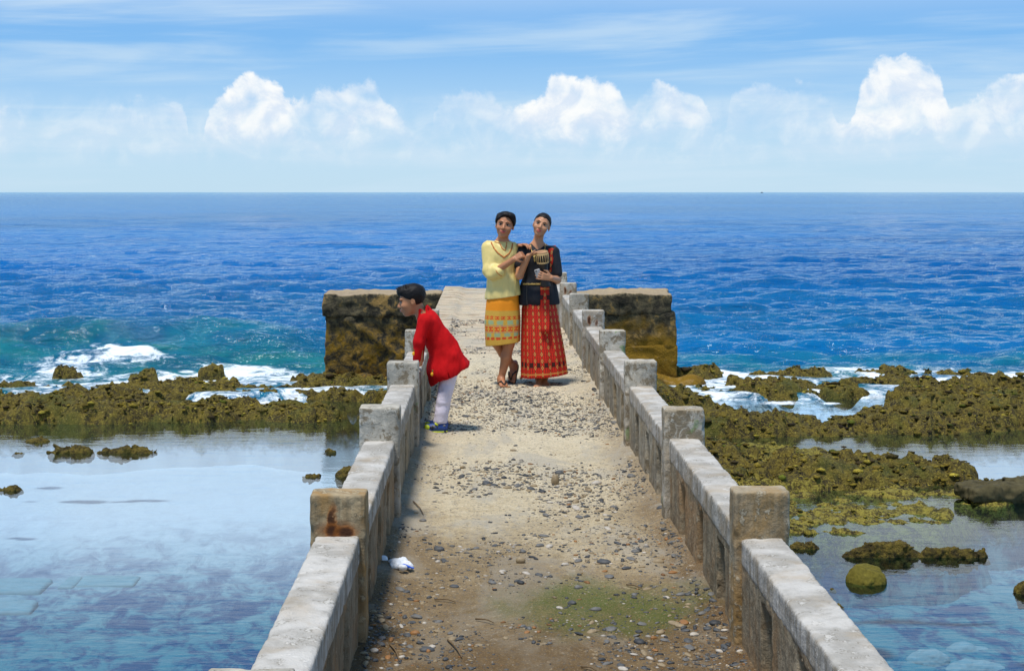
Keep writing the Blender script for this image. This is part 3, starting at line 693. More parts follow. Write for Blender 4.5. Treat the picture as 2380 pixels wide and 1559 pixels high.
# ------------------------------------------------------------------ parapets
POST0, PSP = 5.12, 1.975
def build_parapet(side, kmin, kmax, label, specials):
    sx = -1 if side == 'left' else 1
    a0, a1 = (-0.625, -0.425) if sx < 0 else (0.885, 1.085)
    b0, b1 = (-0.602, -0.452) if sx < 0 else (0.912, 1.058)
    root = empty('parapet', ((a0 + a1) / 2, POST0 + PSP * kmin, 0), label, 'parapet')
    for k in range(kmin, kmax + 1):
        y = POST0 + PSP * k; h = 0.008 if k < 3 else 0.011
        dz = 0.006 * math.sin(k * 2.7 + sx)
        f = Field((a0 - .03, y - .1, -.06), (a1 + .03, y + .1, .63), h)
        f.rbox((a0, y - .06, -.04), (a1, y + .06, .58 + dz), 0.010)
        for i in range(5):                                                       # knocked-off corners
            f.ell((random.choice((a0, a1)), y + random.choice((-.06, .06)), random.uniform(.3, .6)), (.014, .014, .03), k=.006, op='sub')
        f.rough(0.004, 9, 4, 31 * k + sx); f.rough(0.003, 45, 2, 5 * k)
        V, F_ = f.mesh(); m_, lb = specials.get(k, (M['conc'], None))
        o = make('post', V, F_, m_, root, origin=(0.5 * (a0 + a1), y, 0))
        if lb: o['label'] = lb
        if k == kmax: break
        ya, yb = y + .06, y + PSP - .06; L = yb - ya; h = 0.010 if k < 3 else 0.014
        f = Field((b0 - .03, ya - .02, -.06), (b1 + .03, yb + .02, .37), h)
        f.rbox((b0, ya - .01, -.04), (b1, yb + .01, .345), 0.008)
        for fr in (0.24, 0.53, 0.82):
            yc = yb - fr * L; f.rbox((b0 - .1, yc - .085, .035), (b1 + .1, yc + .085, .30), 0.008, op='sub')
        f.rough(0.004, 7, 4, 17 * k + 3 * sx); f.rough(0.003, 40, 2, 9 * k)
        V, F_ = f.mesh(); make('panel', V, F_, M['panel'] if k > 0 else M['panel_old'], root, origin=(0.5 * (b0 + b1), ya, 0))
        e = 0.003
        f = Field((b0 - .03, ya - .02, .28), (b1 + .03, yb + .02, .48), h)
        f.rbox((b0 - e, ya - .008, .325), (b1 + e, yb + .008, .426 + dz), 0.009)
        for i in range(16):                                                      # chipped arrises
            f.ell((random.choice((b0, b1)), random.uniform(ya, yb), .428 + dz), (.012, random.uniform(.012, .05), .010), k=.005, op='sub')
        f.rough(0.004, 6, 4, 13 * k + 5 * sx); f.rough(0.003, 40, 2, 7 * k)
        V, F_ = f.mesh(); make('top_rail', V, F_, M['rail'], root, origin=(0.5 * (b0 + b1), ya, .37))
    return root
M['panel_old'] = concrete('spalled_concrete', light=(0.34, 0.28, 0.19), dark=(0.085, 0.068, 0.040), warm=(0.36, 0.20, 0.08), dirt=0.65, streak=0.55, lichen=0.1, blotch=0.45)
M['rusty'] = concrete('rust_stained_concrete', light=(0.42, 0.33, 0.20), dark=(0.10, 0.085, 0.055), warm=(0.34, 0.18, 0.045), dirt=0.9, lichen=0.1,
                      rust=[(-0.53, 0.45, 0.075, 0.035, 0.45), (-0.547, 0.480, 0.016, 0.065, 0.85), (-0.545, 0.445, 0.030, 0.028, 0.9), (-0.500, 0.440, 0.040, 0.026, 0.9)])
M['rust_spot'] = concrete('rust_spotted_concrete', blotch=0.7, streak=0.18, dirt=0.4, rust=[(0.945, 0.485, 0.018, 0.045, 0.9), (1.01, 0.46, 0.016, 0.03, 0.7)])
build_parapet('left', -2, 4, 'weathered low concrete parapet on the left edge of the pier, boy leaning on it',
              {0: (M['rusty'], 'concrete post streaked with dark rust'), 1: (M['conc'], None)})
build_parapet('right', -2, 7, 'weathered low concrete parapet with slots along the right edge of the pier',
              {0: (M['conc_brown'], 'brown concrete post with cracked pale top'), 4: (M['rust_spot'], 'grey concrete post with a rust spot'), 6: (M['rust_spot'], None)})

# ------------------------------------------------------------------ gravel
def build_gravel():
    ico = bmesh.new(); bmesh.ops.create_icosphere(ico, subdivisions=1, radius=1); iv = np.array([v.co[:] for v in ico.verts]); fi = np.array([[v.index for v in f.verts] for f in ico.faces]); ico.free()
    n = 90000
    x = rng.uniform(-0.43, 0.9, n); y = 4.2 + 14.0 * rng.random(n) ** 1.3
    den = fbm(x * 1.8, y * 1.1, oct=4, seed=121); ed = np.minimum(x + 0.43, 0.9 - x)
    band = 0.35 * np.exp(-((y - 7.75) / 0.5) ** 2) + 0.25 * np.exp(-((y - 6.6) / .35) ** 2) + 0.3 * np.exp(-((y - 5.0) / .35) ** 2) + 0.25 * np.exp(-((y - 11.4) / .5) ** 2) + .25 * np.exp(-((y - 13.4) / .9) ** 2)
    clear = 0.55 * np.exp(-((x - .3) / .45) ** 2 - ((y - 5.75) / .42) ** 2) + 0.3 * np.exp(-((y - 8.9) / .35) ** 2)
    keep = rng.random(n) < np.clip((den - 0.47) * 4.2 + band + 0.25 * sstep(-ed, -0.25, 0) - clear, 0.02, 1) * 0.55
    x, y = x[keep], y[keep]; n = len(x)
    r = np.clip(rng.gamma(1.6, 0.0030, n), 0.0028, 0.026); r = np.where(y > 9, np.maximum(r, 0.005), r)
    z = path_z(x, y); ci = rng.choice(6, n, p=[.16, .24, .26, .19, .10, .05]); th = rng.uniform(0, 6.28, n)
    asp = np.stack([1 + .5 * rng.random(n), .65 + .35 * rng.random(n), .35 + .3 * rng.random(n)], 1)
    big = np.argsort(-r / y)[:300]; isb = np.zeros(n, bool); isb[big] = True
    # the largest ones singly
    protos = []
    for c in range(6):
        for q in range(2):
            V, F_ = ellip((0, 0, 0), (1, 1, 1), 8, 5)
            V = [Vector(v) * (0.86 + 0.28 * random.random()) if 0 < abs(v[2]) < .99 else Vector(v) for v in V]
            me = bpy.data.meshes.new('pebble'); me.from_pydata([v[:] for v in V], [], F_); me.update(); me.polygons.foreach_set('use_smooth', [True] * len(me.polygons)); me.materials.append(M['stone%d' % c]); protos.append(me)
    for i in big:
        o = bpy.data.objects.new('pebble', protos[2 * ci[i] + random.randint(0, 1)]); COL.objects.link(o); o.parent = path
        o.location = (x[i], y[i], z[i] + r[i] * asp[i][2] * 0.15); o.scale = r[i] * asp[i]; o.rotation_euler = (random.gauss(0, .12), random.gauss(0, .12), th[i])
    s = ~isb; x, y, z, r, ci, th, asp = x[s], y[s], z[s], r[s], ci[s], th[s], asp[s]; n = len(x)
    Vs = iv[None] * (1 + 0.35 * (rng.random((n, len(iv), 1)) - .5)) * (r[:, None] * asp)[:, None, :]
    c_, s_ = np.cos(th)[:, None], np.sin(th)[:, None]
    P = np.stack([Vs[..., 0] * c_ - Vs[..., 1] * s_ + x[:, None], Vs[..., 0] * s_ + Vs[..., 1] * c_ + y[:, None], Vs[..., 2] + (z + r * asp[:, 2] * .12)[:, None]], -1)
    o = make('gravel', P.reshape(-1, 3), (fi[None] + (np.arange(n) * len(iv))[:, None, None]).reshape(-1, 3), M['gravel'], path); o['kind'] = 'stuff'
    cattr(o, 'tint', np.repeat(np.array(STONES)[ci] * (0.7 + .7 * rng.random((n, 1))), len(iv), 0))
    print('gravel', n)
build_gravel()
def blob(name, c, r, mat, label, cat, amp=0.15, freq=8.0, seed=1, group=None, extra=None, step=None):
    c = np.array(c, float); r = np.array(r, float); st = step or max(r.max() / 34, 0.006); m = r.max() * amp * 1.5 + 3 * st
    f = Field(c - r - m, c + r + m, st); f.ell(c, r)
    if extra: extra(f)
    f.rough(r.min() * amp * 1.6, freq, 5, seed)
    if cat == 'rock': f.rough(.028, 16, 4, seed + 40); f.rough(.016, 45, 2, seed + 50)
    V, F_ = f.mesh()
    return tag(make(name, V, F_, mat, origin=(c[0], c[1], c[2] - r[2])), label, cat, group)
blob('stone', (at(1288, 1122, 0)[0], at(1288, 1131, 0)[1], .036), (.023, .019, .038), M['stone3'], 'small pointed tan stone standing upright in the middle of the path', 'stone', .12, 30, 3, step=.004)
blob('shell', (at(2136 * .5948, 0, 0)[0] if False else 0.155, 6.28, .026), (.022, .016, .016), M['stone3'], 'tan shell lying on bare sand in front of the mossy patch', 'shell', .1, 30, 5, step=.003)
# ------------------------------------------------------------------ litter and twigs
def build_litter():
    x, y, _ = at(925, 1332, 0); root = empty('litter', (x, y, .03), 'crumpled white plastic with a blue scrap by the left parapet', 'litter')
    f = Field((x - .12, y - .12, 0), (x + .12, y + .12, .12), 0.004)
    for i in range(16): f.ell((x + random.gauss(0, .032), y + random.gauss(0, .035), .035 + .012 * random.random()), (.028 * random.uniform(.5, 1), .028 * random.uniform(.5, 1), .014), k=.01)
    f.rough(.012, 40, 3, 3); V, F_ = f.mesh(); make('plastic_bag', V, F_, plain('crumpled_white_plastic', (.72, .74, .76), .4), root)
    f = Field((x, y - .12, 0), (x + .1, y, .1), .003); f.cap((x + .025, y - .055, .05), (x + .07, y - .06, .04), .008, .004); f.rough(.003, 60, 2, 1); V, F_ = f.mesh()
    make('plastic_scrap', V, F_, plain('blue_plastic', (.03, .12, .6), .4), root)
    mt = plain('dry_twig', (.16, .11, .06), .9, .2, .3, 100, .4); tw = [(905, 1500, 930, 1538), (1105, 1440, 1150, 1452), (1010, 1395, 1060, 1402), (1350, 1550, 1390, 1560), (960, 1170, 985, 1195), (1040, 1490, 1075, 1530), (1455, 1362, 1495, 1372), (870, 1150, 905, 1163)]
    names = ['pale twig lying near the left parapet at the very front', 'short twig on bare sand left of the mossy patch', 'thin twig on gravel ahead of the white litter', 'bent pale twig at the front middle of the path', 'thin dark twig on the gravel beside the left parapet', 'slanting dry twig amid dark pebbles at the front left', 'dry twig lying across the green mossy patch', 'curved twig against the foot of the left parapet']
    for (a, b, c, d), nm in zip(tw, names):
        p, q = at(a, b, .02), at(c, d, .02); pts = []
        for k in range(6):
            u = k / 5; X, Y = p[0] + (q[0] - p[0]) * u, p[1] + (q[1] - p[1]) * u; pts.append((X + .004 * math.sin(u * 4), Y, float(path_z(X, Y)[0]) + .007 + .006 * math.sin(u * 3.1)))
        V, F_ = tube(pts, [.0035, .0035, .003, .003, .0025, .0015], 6); tag(make('twig', V, F_, mt, origin=pts[0]), nm, 'twig', 'twigs on the path')
build_litter()

# ------------------------------------------------------------------ rocks, boulder, beam, sunken slabs
def rock(px, py, wpx, hm, label, seed, dep=0.5, mat=None, amp=.5, group='weedy rocks standing in the pools'):
    x, y, _ = at(px, py, POOL); w = wpx * y / FPX / 2
    return blob('rock', (x, y, POOL - .02), (w, w * dep, hm * 1.0), mat or M['rock'], label, 'rock', amp, 9, seed, group)
rock(87, 1026, 62, .06, 'flat weedy rock in the left pool near the reef, left of the double rock', 1)
rock(165, 1051, 112, .10, 'broad weedy rock in the left pool, left half of a touching pair', 2, .3)
rock(297, 1051, 130, .09, 'broad weedy rock in the left pool, right half of a touching pair', 3, .25)
rock(40, 1053, 26, .03, 'tiny weedy rock left of the touching pair in the left pool', 4)
rock(20, 1138, 64, .06, 'weedy rock at the left edge of the photo, alone in the pool', 5, .4)
rock(722, 1107, 44, .05, 'small round weedy rock in the left pool near the parapet', 6, .4)
rock(812, 1104, 60, .14, 'dark weedy rock half hidden behind the left parapet', 7, .6)
rock(768, 1048, 30, .05, 'small weedy rock in the reflection of the breakwater', 8, .5)
rock(1866, 1272, 62, .08, 'weedy rock close beside the right parapet, left of the long ridge', 9, .5)
rock(2050, 1292, 180, .14, 'long low weedy rock ridge in the right pool, left part', 10, .14)
rock(2215, 1293, 170, .12, 'long low weedy rock ridge in the right pool, right tip', 11, .14)
rock(1950, 1410, 24, .05, 'small dark rock just clear of the right parapet below the boulder', 12, .8)
rock(2376, 1375, 46, .10, 'weedy rock cut by the right edge of the photo', 13, .6)
rock(1985, 1318, 18, .02, 'tiny rock between the long ridge and the round boulder', 14)
rock(1935, 1368, 14, .02, 'tiny rock left of the round boulder', 15)
x, y, _ = at(2010, 1350, POOL)
blob('boulder', (x, y, POOL + .01), (.165, .15, .12), M['boulder'], 'round olive boulder standing alone in the right pool', 'boulder', .28, 6, 5)
def build_beam():
    c = np.array((6.42, 15.0, POOL + .10)); a = math.radians(9); R = np.array(((math.cos(a), -math.sin(a), 0), (math.sin(a), math.cos(a), 0), (0, 0, 1)))
    f = Field(c - (1.7, .8, .5), c + (1.7, .8, .5), .018); f.rbox(c - (1.5, .22, .085), c + (1.5, .22, .085), .05, R=R); f.rbox(c + (-1.0, .02, .05), c + (1.4, .2, .12), .02, R=R, k=.02)
    f.ell(c + np.array((-.95, -.15, -.15)), (.35, .2, .2), k=.05); f.ell(c + np.array((.9, .1, -.2)), (.4, .25, .25), k=.05); f.rough(.05, 5, 4, 9); f.rough(.03, 18, 3, 12)
    V, F_ = f.mesh(); tag(make('beam', V, F_, M['beam'], origin=c - (0, 0, .3)), 'fallen dark weathered beam lying in the right pool at the photo edge', 'beam')
build_beam()
def slab(px0, px1, py0, py1, label, seed, z=-2.12, rot=0.0):
    (xa, ya, _), (xb, _, _), (_, yb, _) = at(px0, py1, z), at(px1, py1, z), at(px0, py0, z)
    lo = np.array((xa, ya, z - .3)); hi = np.array((xb, yb, z)); f = Field(lo - .25, hi + .25, .022); f.rbox(lo, hi, .03, R=((math.cos(rot), -math.sin(rot), 0), (math.sin(rot), math.cos(rot), 0), (0, 0, 1))); f.rough(.03, 2.5, 3, seed)
    V, F_ = f.mesh(); tag(make('sunken_slab', V, F_, M['slab'], origin=(lo + hi) / 2), label, 'slab', 'pale slabs lying under the pool water')
slab(172, 310, 1334, 1356, 'long pale rectangular slab under water in the left pool', 1)
slab(130, 170, 1334, 1360, 'short pale slab under water, touching the left end of the long slab', 2)
slab(-40, 92, 1342, 1372, 'pale slab under water at the left photo edge, beside the short slab', 3)
slab(-40, 66, 1392, 1418, 'pale slab under water at the left photo edge, nearest the bottom', 4, rot=.1)
def pale(px, py, w, d, label, seed):
    x, y, _ = at(px, py, -1.98); r = w * y / FPX / 2; blob('sunken_stone', (x, y, -2.24), (r * 1.15, r * d, .09), M['slab'], label, 'stone', .5, 4, seed, 'smooth pale stones under the right pool')
pale(2150, 1464, 90, .7, 'oval pale stone under water in the right pool, nearest the parapet', 1)
pale(2270, 1482, 130, .5, 'long pale stone under water in the right pool, nearest the bottom edge', 2)
pale(2260, 1446, 120, .5, 'broad pale stone under water in the right pool, farthest of three', 3)
def build_boat():
    d = 5200.0; x = (1770 - VPX) * d / FPX; z = SEA - 0.2; root = empty('fishing_boat', (x, d, z), 'tiny dark boat far off on the horizon', 'boat')
    V = []; F_ = []
    for i in range(9):
        u = i / 8 * 2 - 1; w = 1.3 * (1 - abs(u) ** 2.6) + .05; sh = .5 * u * u
        V += [(x + 5 * u, d - w, z + 1.6 + sh), (x + 5 * u, d - w * .5, z - .3), (x + 5 * u, d + w * .5, z - .3), (x + 5 * u, d + w, z + 1.6 + sh)]
    for i in range(8):
        for k in range(4): F_.append((4 * i + k, 4 * i + (k + 1) % 4, 4 * i + 4 + (k + 1) % 4, 4 * i + 4 + k))
    mt = plain('dark_boat_paint', (.03, .04, .06), .6); make('hull', V, F_, mt, root, smooth=False)
    v, f = boxm((x - 1.2, d - .8, z + 1.3), (x + .8, d + .8, z + 4.2)); make('cabin', v, f, mt, root, smooth=False)
    v, f = tube([(x + 1.5, d, z + 1.4), (x + 1.5, d, z + 7)], .12); make('mast', v, f, mt, root)
build_boat()

# ------------------------------------------------------------------ people
def rotm(ax, deg):
    a = math.radians(deg); c, s = math.cos(a), math.sin(a)
    return np.array({'x': ((1, 0, 0), (0, c, -s), (0, s, c)), 'y': ((c, 0, s), (0, 1, 0), (-s, 0, c)), 'z': ((c, -s, 0), (s, c, 0), (0, 0, 1))}[ax])
def skin(name, col):
    def f(t):
        p = t.pos(); n = t.noise(p, 60, 4, 0.6); n2 = t.noise(p, 9, 3)
        c = t.mix(n2, tuple(v * .82 for v in col), tuple(v * 1.15 for v in col))
        t.out(t.bsdf(c, t.m('ADD', 0.42, t.m('MULTIPLY', n, 0.12)), t.bump(n, 0.12, 0.003), 0.4))
    return material(name, f)
M['skin_a'] = skin('brown_skin', (0.46, 0.195, 0.092)); M['skin_b'] = skin('light_brown_skin', (0.52, 0.245, 0.125)); M['skin_c'] = skin('warm_brown_skin', (0.44, 0.19, 0.085))
def m_hair(t):
    p = t.pos(); n = t.noise(t.scale(p, (1, 1, 0.35)), 260, 3, 0.6)
    t.out(t.bsdf(t.mix(n, (0.003, 0.0025, 0.0025), (0.013, 0.010, 0.009)), 0.5, t.bump(n, 0.6, 0.004), 0.22))
M['hair'] = material('black_hair', m_hair)
M['white_eye'] = plain('eye_white', (.42, .37, .33), .3); M['iris'] = plain('dark_iris', (.012, .007, .005), .15); M['lip'] = plain('red_lipstick', (.50, .07, .065), .45); M['lip_b'] = plain('natural_lip', (.30, .09, .06), .4)
M['nail'] = plain('pale_nail', (.55, .34, .27), .35)
def cloth(name, col, rough=0.75, weave=900, var=.12, spec=.3, sheen=0.0):
    def f(t):
        p = t.pos(); n = t.noise(p, 14, 4, 0.55); w = t.noise(p, weave, 2)
        c = t.mix(n, tuple(v * (1 - var) for v in col), tuple(min(1, v * (1 + var)) for v in col))
        t.out(t.bsdf(c, rough, t.bump(w, .15, .002, t.bump(n, .25, .012)), spec, **({'Sheen Weight': sheen} if sheen else {})))
    return material(name, f)
M['yellow'] = cloth('pale_yellow_satin', (.74, .58, .20), .48, spec=.5); M['orange_trim'] = plain('orange_braid', (.50, .15, .02), .7, None, .4, 300, .4)
M['black_cloth'] = cloth('black_cotton', (.013, .014, .019), .7); M['red_cloth'] = cloth('bright_red_cotton', (.50, .006, .008), .85, spec=.12); M['white_cloth'] = cloth('white_cotton', (.66, .62, .74), .8)
M['rubber'] = plain('dark_brown_rubber', (.028, .018, .013), .6); M['gold'] = plain('old_gold_metal', (.60, .42, .14), .35, Metallic=0.8); M['chain'] = plain('tarnished_chain', (.10, .09, .08), .4, Metallic=.6)

def m_skirt_y(t):
    u, v, _ = t.xyz(t.n('ShaderNodeUVMap').outputs[0])[0:3]                 # metres round the cloth, metres above the hem
    nz = t.noise(t.vec(t.m('MULTIPLY', u, 60), t.m('MULTIPLY', v, 150), 0), 1.0, 3)
    vv = t.m('ADD', v, t.m('MULTIPLY', t.m('SUBTRACT', nz, .5), .022))
    def band(a, b): return t.m('MULTIPLY', t.m('GREATER_THAN', vv, a), t.m('LESS_THAN', vv, b))
    def dash(per, duty, off=0.0): return t.m('LESS_THAN', t.m('FRACT', t.m('ADD', t.m('ADD', t.m('DIVIDE', u, per), t.m('MULTIPLY', nz, .5)), off)), duty)
    c = t.mix(nz, (.56, .30, .035), (.70, .42, .07))
    for a, b, col, per, duty, k in [(.045, .065, (.62, .05, .012), .045, .7, .9), (.068, .098, (.22, .42, .26), .075, .62, .75), (.10, .108, (.40, .10, .22), .03, .8, .6), (.113, .150, (.66, .06, .012), .05, .8, .9),
                                    (.128, .136, (.70, .45, .05), .025, .5, 1), (.155, .162, (.38, .12, .25), .03, .8, .6), (.168, .205, (.24, .44, .28), .075, .62, .75), (.212, .240, (.64, .06, .012), .045, .75, .9), (.222, .230, (.72, .40, .05), .022, .5, 1)]:
        c = t.mix(t.m('MULTIPLY', t.m('MULTIPLY', band(a, b), dash(per, duty, a * 7)), k), c, col)
    c = t.mix(t.m('GREATER_THAN', v, .285), c, t.mix(nz, (.78, .24, .008), (.86, .30, .012)))
    t.out(t.bsdf(c, .75, t.bump(nz, .15, .003), .3))
M['skirt_y'] = material('orange_woven_cloth', m_skirt_y)
def m_ikat(t):
    u, v, _ = t.xyz(t.n('ShaderNodeUVMap').outputs[0])[0:3]
    per = .052; lat = t.m('MULTIPLY', t.m('ABSOLUTE', t.m('SUBTRACT', t.m('FRACT', t.m('DIVIDE', u, per)), .5)), per)
    rep_ = .056; dv = t.m('MULTIPLY', t.m('ABSOLUTE', t.m('SUBTRACT', t.m('FRACT', t.m('DIVIDE', v, rep_)), .5)), rep_)
    dia = t.m('ADD', t.m('MULTIPLY', lat, 1.5), t.m('MULTIPLY', dv, .7))
    st = t.m('FRACT', t.m('DIVIDE', v, .013))
    c = t.mix(t.m('GREATER_THAN', st, .80), (.66, .022, .006), (.26, .012, .006))
    c = t.mix(t.m('LESS_THAN', t.m('ABSOLUTE', t.m('SUBTRACT', lat, .019)), .0015), c, (.12, .010, .006))
    c = t.mix(t.m('LESS_THAN', dia, .020), c, (.045, .010, .006))
    c = t.mix(t.m('LESS_THAN', dia, .0155), c, (.62, .26, .07))
    c = t.mix(t.m('LESS_THAN', dia, .006), c, (.50, .03, .01))
    hemrow = t.m('MULTIPLY', t.m('GREATER_THAN', v, .085), t.m('LESS_THAN', v, .125))
    c = t.mix(t.m('MULTIPLY', hemrow, t.m('GREATER_THAN', lat, .013)), c, (.05, .010, .006))
    c = t.mix(t.m('LESS_THAN', t.m('ABSOLUTE', t.m('SUBTRACT', v, .03)), .006), c, (.60, .22, .05))
    n = t.noise(t.vec(t.m('MULTIPLY', u, 300), t.m('MULTIPLY', v, 300), 0), 1.0, 2)
    t.out(t.bsdf(c, .75, t.bump(n, .1, .002), .3))
M['ikat'] = material('red_patterned_woven_cloth', m_ikat)

def hand(f, w, d, n, side=1, s=1.0, curl=(.35, .4, .4), spread=.10, thumb=.5):
    """palm, four unequal fingers and a thumb leaving the side of the palm; n is the way the palm faces"""
    w = np.array(w, float); d = np.array(d, float); d /= np.linalg.norm(d); n = np.array(n, float); n -= d * (n @ d); n /= np.linalg.norm(n); l = np.cross(n, d) * side
    tips = []
    for o in (-.022, -.008, .007, .021): f.cap(w + l * o * .6 * s, w + d * .075 * s + l * o * s, .0125 * s, .0105 * s, .008)
    for o, L, da in ((-.025, .056, -1), (-.0085, .068, -.3), (.0085, .072, .3), (.025, .062, 1)):
        p = w + d * .074 * s + l * o * s; dr = d + l * da * spread; dr /= np.linalg.norm(dr); ang = 0
        for q, fr in enumerate((.45, .31, .24)):
            ang += curl[q]; dd = dr * math.cos(ang) + n * math.sin(ang); p2 = p + dd * L * fr * s
            f.cap(p, p2, (.0078 - .0007 * q) * s, (.0072 - .0008 * q) * s, .003); p = p2
        tips.append(p)
    p = w + d * .022 * s + l * .024 * s; dr = d * .65 + l * .65 + n * thumb; dr /= np.linalg.norm(dr)
    p2 = p + dr * .034 * s; f.cap(p, p2, .0115 * s, .009 * s, .006); dr2 = d * .9 + l * .1 + n * thumb; dr2 /= np.linalg.norm(dr2); f.cap(p2, p2 + dr2 * .028 * s, .009 * s, .0065 * s, .004)
    return tips
def foot(f, ank, heel, toe, up=(0, 0, 1), s=1.0, side=1):
    heel = np.array(heel, float); toe = np.array(toe, float); d = toe - heel; L = np.linalg.norm(d); d /= L; up = np.array(up, float); l = np.cross(d, up); l /= np.linalg.norm(l); up = np.cross(l, d); l = l * side
    f.cap(ank, heel + up * .026 * s, .030 * s, .029 * s, .02)
    f.cap(ank, heel + d * L * .55 + up * .030 * s, .027 * s, .021 * s, .025)
    for o, r in ((-.018, .017), (.0, .019), (.018, .020)): f.cap(heel + d * .02 + l * o * .6 * s + up * .020 * s, heel + d * L * .70 + l * o * 1.25 * s + up * .016 * s, .019 * s, r * .88 * s, .014)
    for o, e, r in ((.026, 1.0, .0125), (.010, .98, .0090), (-.003, .94, .0085), (-.015, .89, .0080), (-.026, .83, .0078)):
        f.cap(heel + d * L * .70 + l * o * s + up * .014 * s, heel + d * (L * e - .008) + l * o * 1.08 * s + up * (r * .95) * s, r * s * .95, r * s, .004)
def head(f, C, R, s=1.0, jaw=1.0):
    C = np.array(C, float); R = np.array(R); P = lambda x, y, z: C + R @ (np.array((x, y, z)) * s)
    E = lambda c, r, k=.012, op='add': f.ell(P(*c), np.array(r) * s, R, k, op)
    E((0, .012, .028), (.072, .090, .080), 0.0); E((0, -.026, -.028), (.061 * jaw, .060, .074), .025); E((0, -.030, -.058), (.046 * jaw, .045, .040), .02); E((0, -.058, -.088), (.024, .022, .018), .02)
    for q in (-1, 1):
        E((q * .038, -.056, -.028), (.026, .027, .024), .016); E((q * .029, -.072, .024), (.026, .013, .009), .010)
        E((q * .031, -.094, .004), (.018, .0135, .0080), .006, 'sub')
        E((q * .073, .012, -.006), (.008, .017, .029), .005); E((q * .079, .004, -.004), (.003, .009, .016), .003, 'sub')
        E((q * .011, -.089, -.031), (.0085, .010, .0075), .006)
    f.cap(P(0, -.080, .006), P(0, -.100, -.026), .0075 * s, .0115 * s, .010)
    E((0, -.082, -.059), (.026, .012, .013), .010)
    return P
def face_parts(root, C, R, s, lip, smile=.004, tag_lip=True):
    C = np.array(C, float); R = np.array(R); P = lambda x, y, z: C + R @ (np.array((x, y, z)) * s)
    for q in (-1, 1):
        V, F_ = ellip(P(q * .031, -.0755, .004), np.array((.0150, .0085, .0054)) * s, 14, 8, R); e = make('eye', V, F_, M['white_eye'], root)
        V, F_ = ellip(P(q * .0300, -.0810, .0040), np.array((.0078, .0040, .0056)) * s, 12, 8, R); make('iris', V, F_, M['iris'], e)
        V, F_ = tube([P(q * .015, -.082, .0080), P(q * .024, -.0850, .0105), P(q * .036, -.0825, .0100), P(q * .047, -.075, .0065)], [.0016 * s, .0022 * s, .0022 * s, .0014 * s], 6); make('eyelash', V, F_, M['hair'], e)
        V, F_ = tube([P(q * .012, -.0865, .0225), P(q * .025, -.0885, .0285), P(q * .040, -.082, .0285), P(q * .052, -.070, .0220)], [.0026 * s, .0030 * s, .0024 * s, .0014 * s], 6); make('eyebrow', V, F_, M['hair'], root)
    up = tube([P(-.029, -.078, -.0545 + smile), P(-.014, -.0925, -.0555), P(-.004, -.0965, -.0525), P(.004, -.0965, -.0525), P(.014, -.0925, -.0555), P(.029, -.078, -.0545 + smile)], [.0015 * s, .0034 * s, .0036 * s, .0036 * s, .0034 * s, .0015 * s], 8)
    lo = tube([P(-.024, -.080, -.0575 + smile), P(-.012, -.0915, -.0625), P(0, -.0945, -.0640), P(.012, -.0915, -.0625), P(.024, -.080, -.0575 + smile)], [.0015 * s, .0038 * s, .0046 * s, .0038 * s, .0015 * s], 8)
    V, F_ = join([up, lo]); make('lips', V, F_, lip, root)
def hair(root, C, R, s, thick, hairline, seed, rough=.004, freq=70, extra=None):
    C = np.array(C, float); R = np.array(R); f = Field(C - .16, C + .16, .0035)
    f.ell(C + R @ (np.array((0, .012, .030)) * s), np.array((.072 + thick, .090 + thick, .080 + thick)) * s, R)
    if extra: extra(f, lambda x, y, z: C + R @ (np.array((x, y, z)) * s))
    f.rough(rough, freq, 3, seed)
    X, Y, Z = f.grids(); X, Y, Z = X - C[0], Y - C[1], Z - C[2]
    lx, ly, lz = [(X * R[0][i] + Y * R[1][i] + Z * R[2][i]) / s for i in range(3)]
    jag = .006 * np.sin(lx * 160) * np.sin(lx * 47 + 1)
    f.f = np.maximum(f.f, -(hairline(lx, ly, lz) + jag) * 0.7 * s).astype(np.float32)
    V, F_ = f.mesh(); return make('hair', V, F_, M['hair'], root)
def loft(name, rings, mat, root, nu=120, folds=0, amp=0.0, seed=0, cols=1.0, a0=0.0, a1=2 * math.pi, thick=.004):
    """cloth hung from ring to ring; ring = (centre xyz, rx, ry, slope of hem in x, fold gain)"""
    nv = 48; V = []; UV = []; zs = [r[0][2] for r in rings]; hem = zs[-1]
    rg = np.array([[*r[0], r[1], r[2], r[3], r[4]] for r in rings])
    tt = np.linspace(0, len(rings) - 1, nv)
    ph = np.random.default_rng(seed).uniform(0, 6.28, 6); per = 2 * math.pi * (rg[:, 3].mean() + rg[:, 4].mean()) / 2
    for t in tt:
        q = [np.interp(t, range(len(rings)), rg[:, i]) for i in range(7)]
        for i in range(nu):
            a = a0 + (a1 - a0) * i / nu
            w = q[6] * amp * (math.sin(folds * a + ph[0]) + .6 * math.sin((folds * .63 + .4) * a + ph[1] + t * .3) + .5 * math.sin(folds * 1.7 * a + ph[2]))
            w *= .5 - .5 * math.cos(a) ** 3 * 0 + .0
            x = q[0] + (q[3] + w) * math.cos(a); y = q[1] + (q[4] + w) * math.sin(a)
            V.append((x, y, q[2] + q[5] * (x - q[0]))); UV.append((per * (a - a0) / (2 * math.pi), q[2] - hem))
    F_ = [(j * nu + i, (j + 1) * nu + i, (j + 1) * nu + (i + 1) % nu, j * nu + (i + 1) % nu) for j in range(nv - 1) for i in range(nu)]
    o = make(name, V, F_, mat, root); me = o.data; uvl = me.uv_layers.new(name='UVMap')
    for poly in me.polygons:
        i0 = poly.index % nu
        for li in poly.loop_indices:
            vi = me.loops[li].vertex_index; u, v = UV[vi]
            if i0 == nu - 1 and vi % nu == 0: u += per
            uvl.data[li].uv = (u, v)
    sm = o.modifiers.new('thickness', 'SOLIDIFY'); sm.thickness = thick; sm.offset = 0
    return o
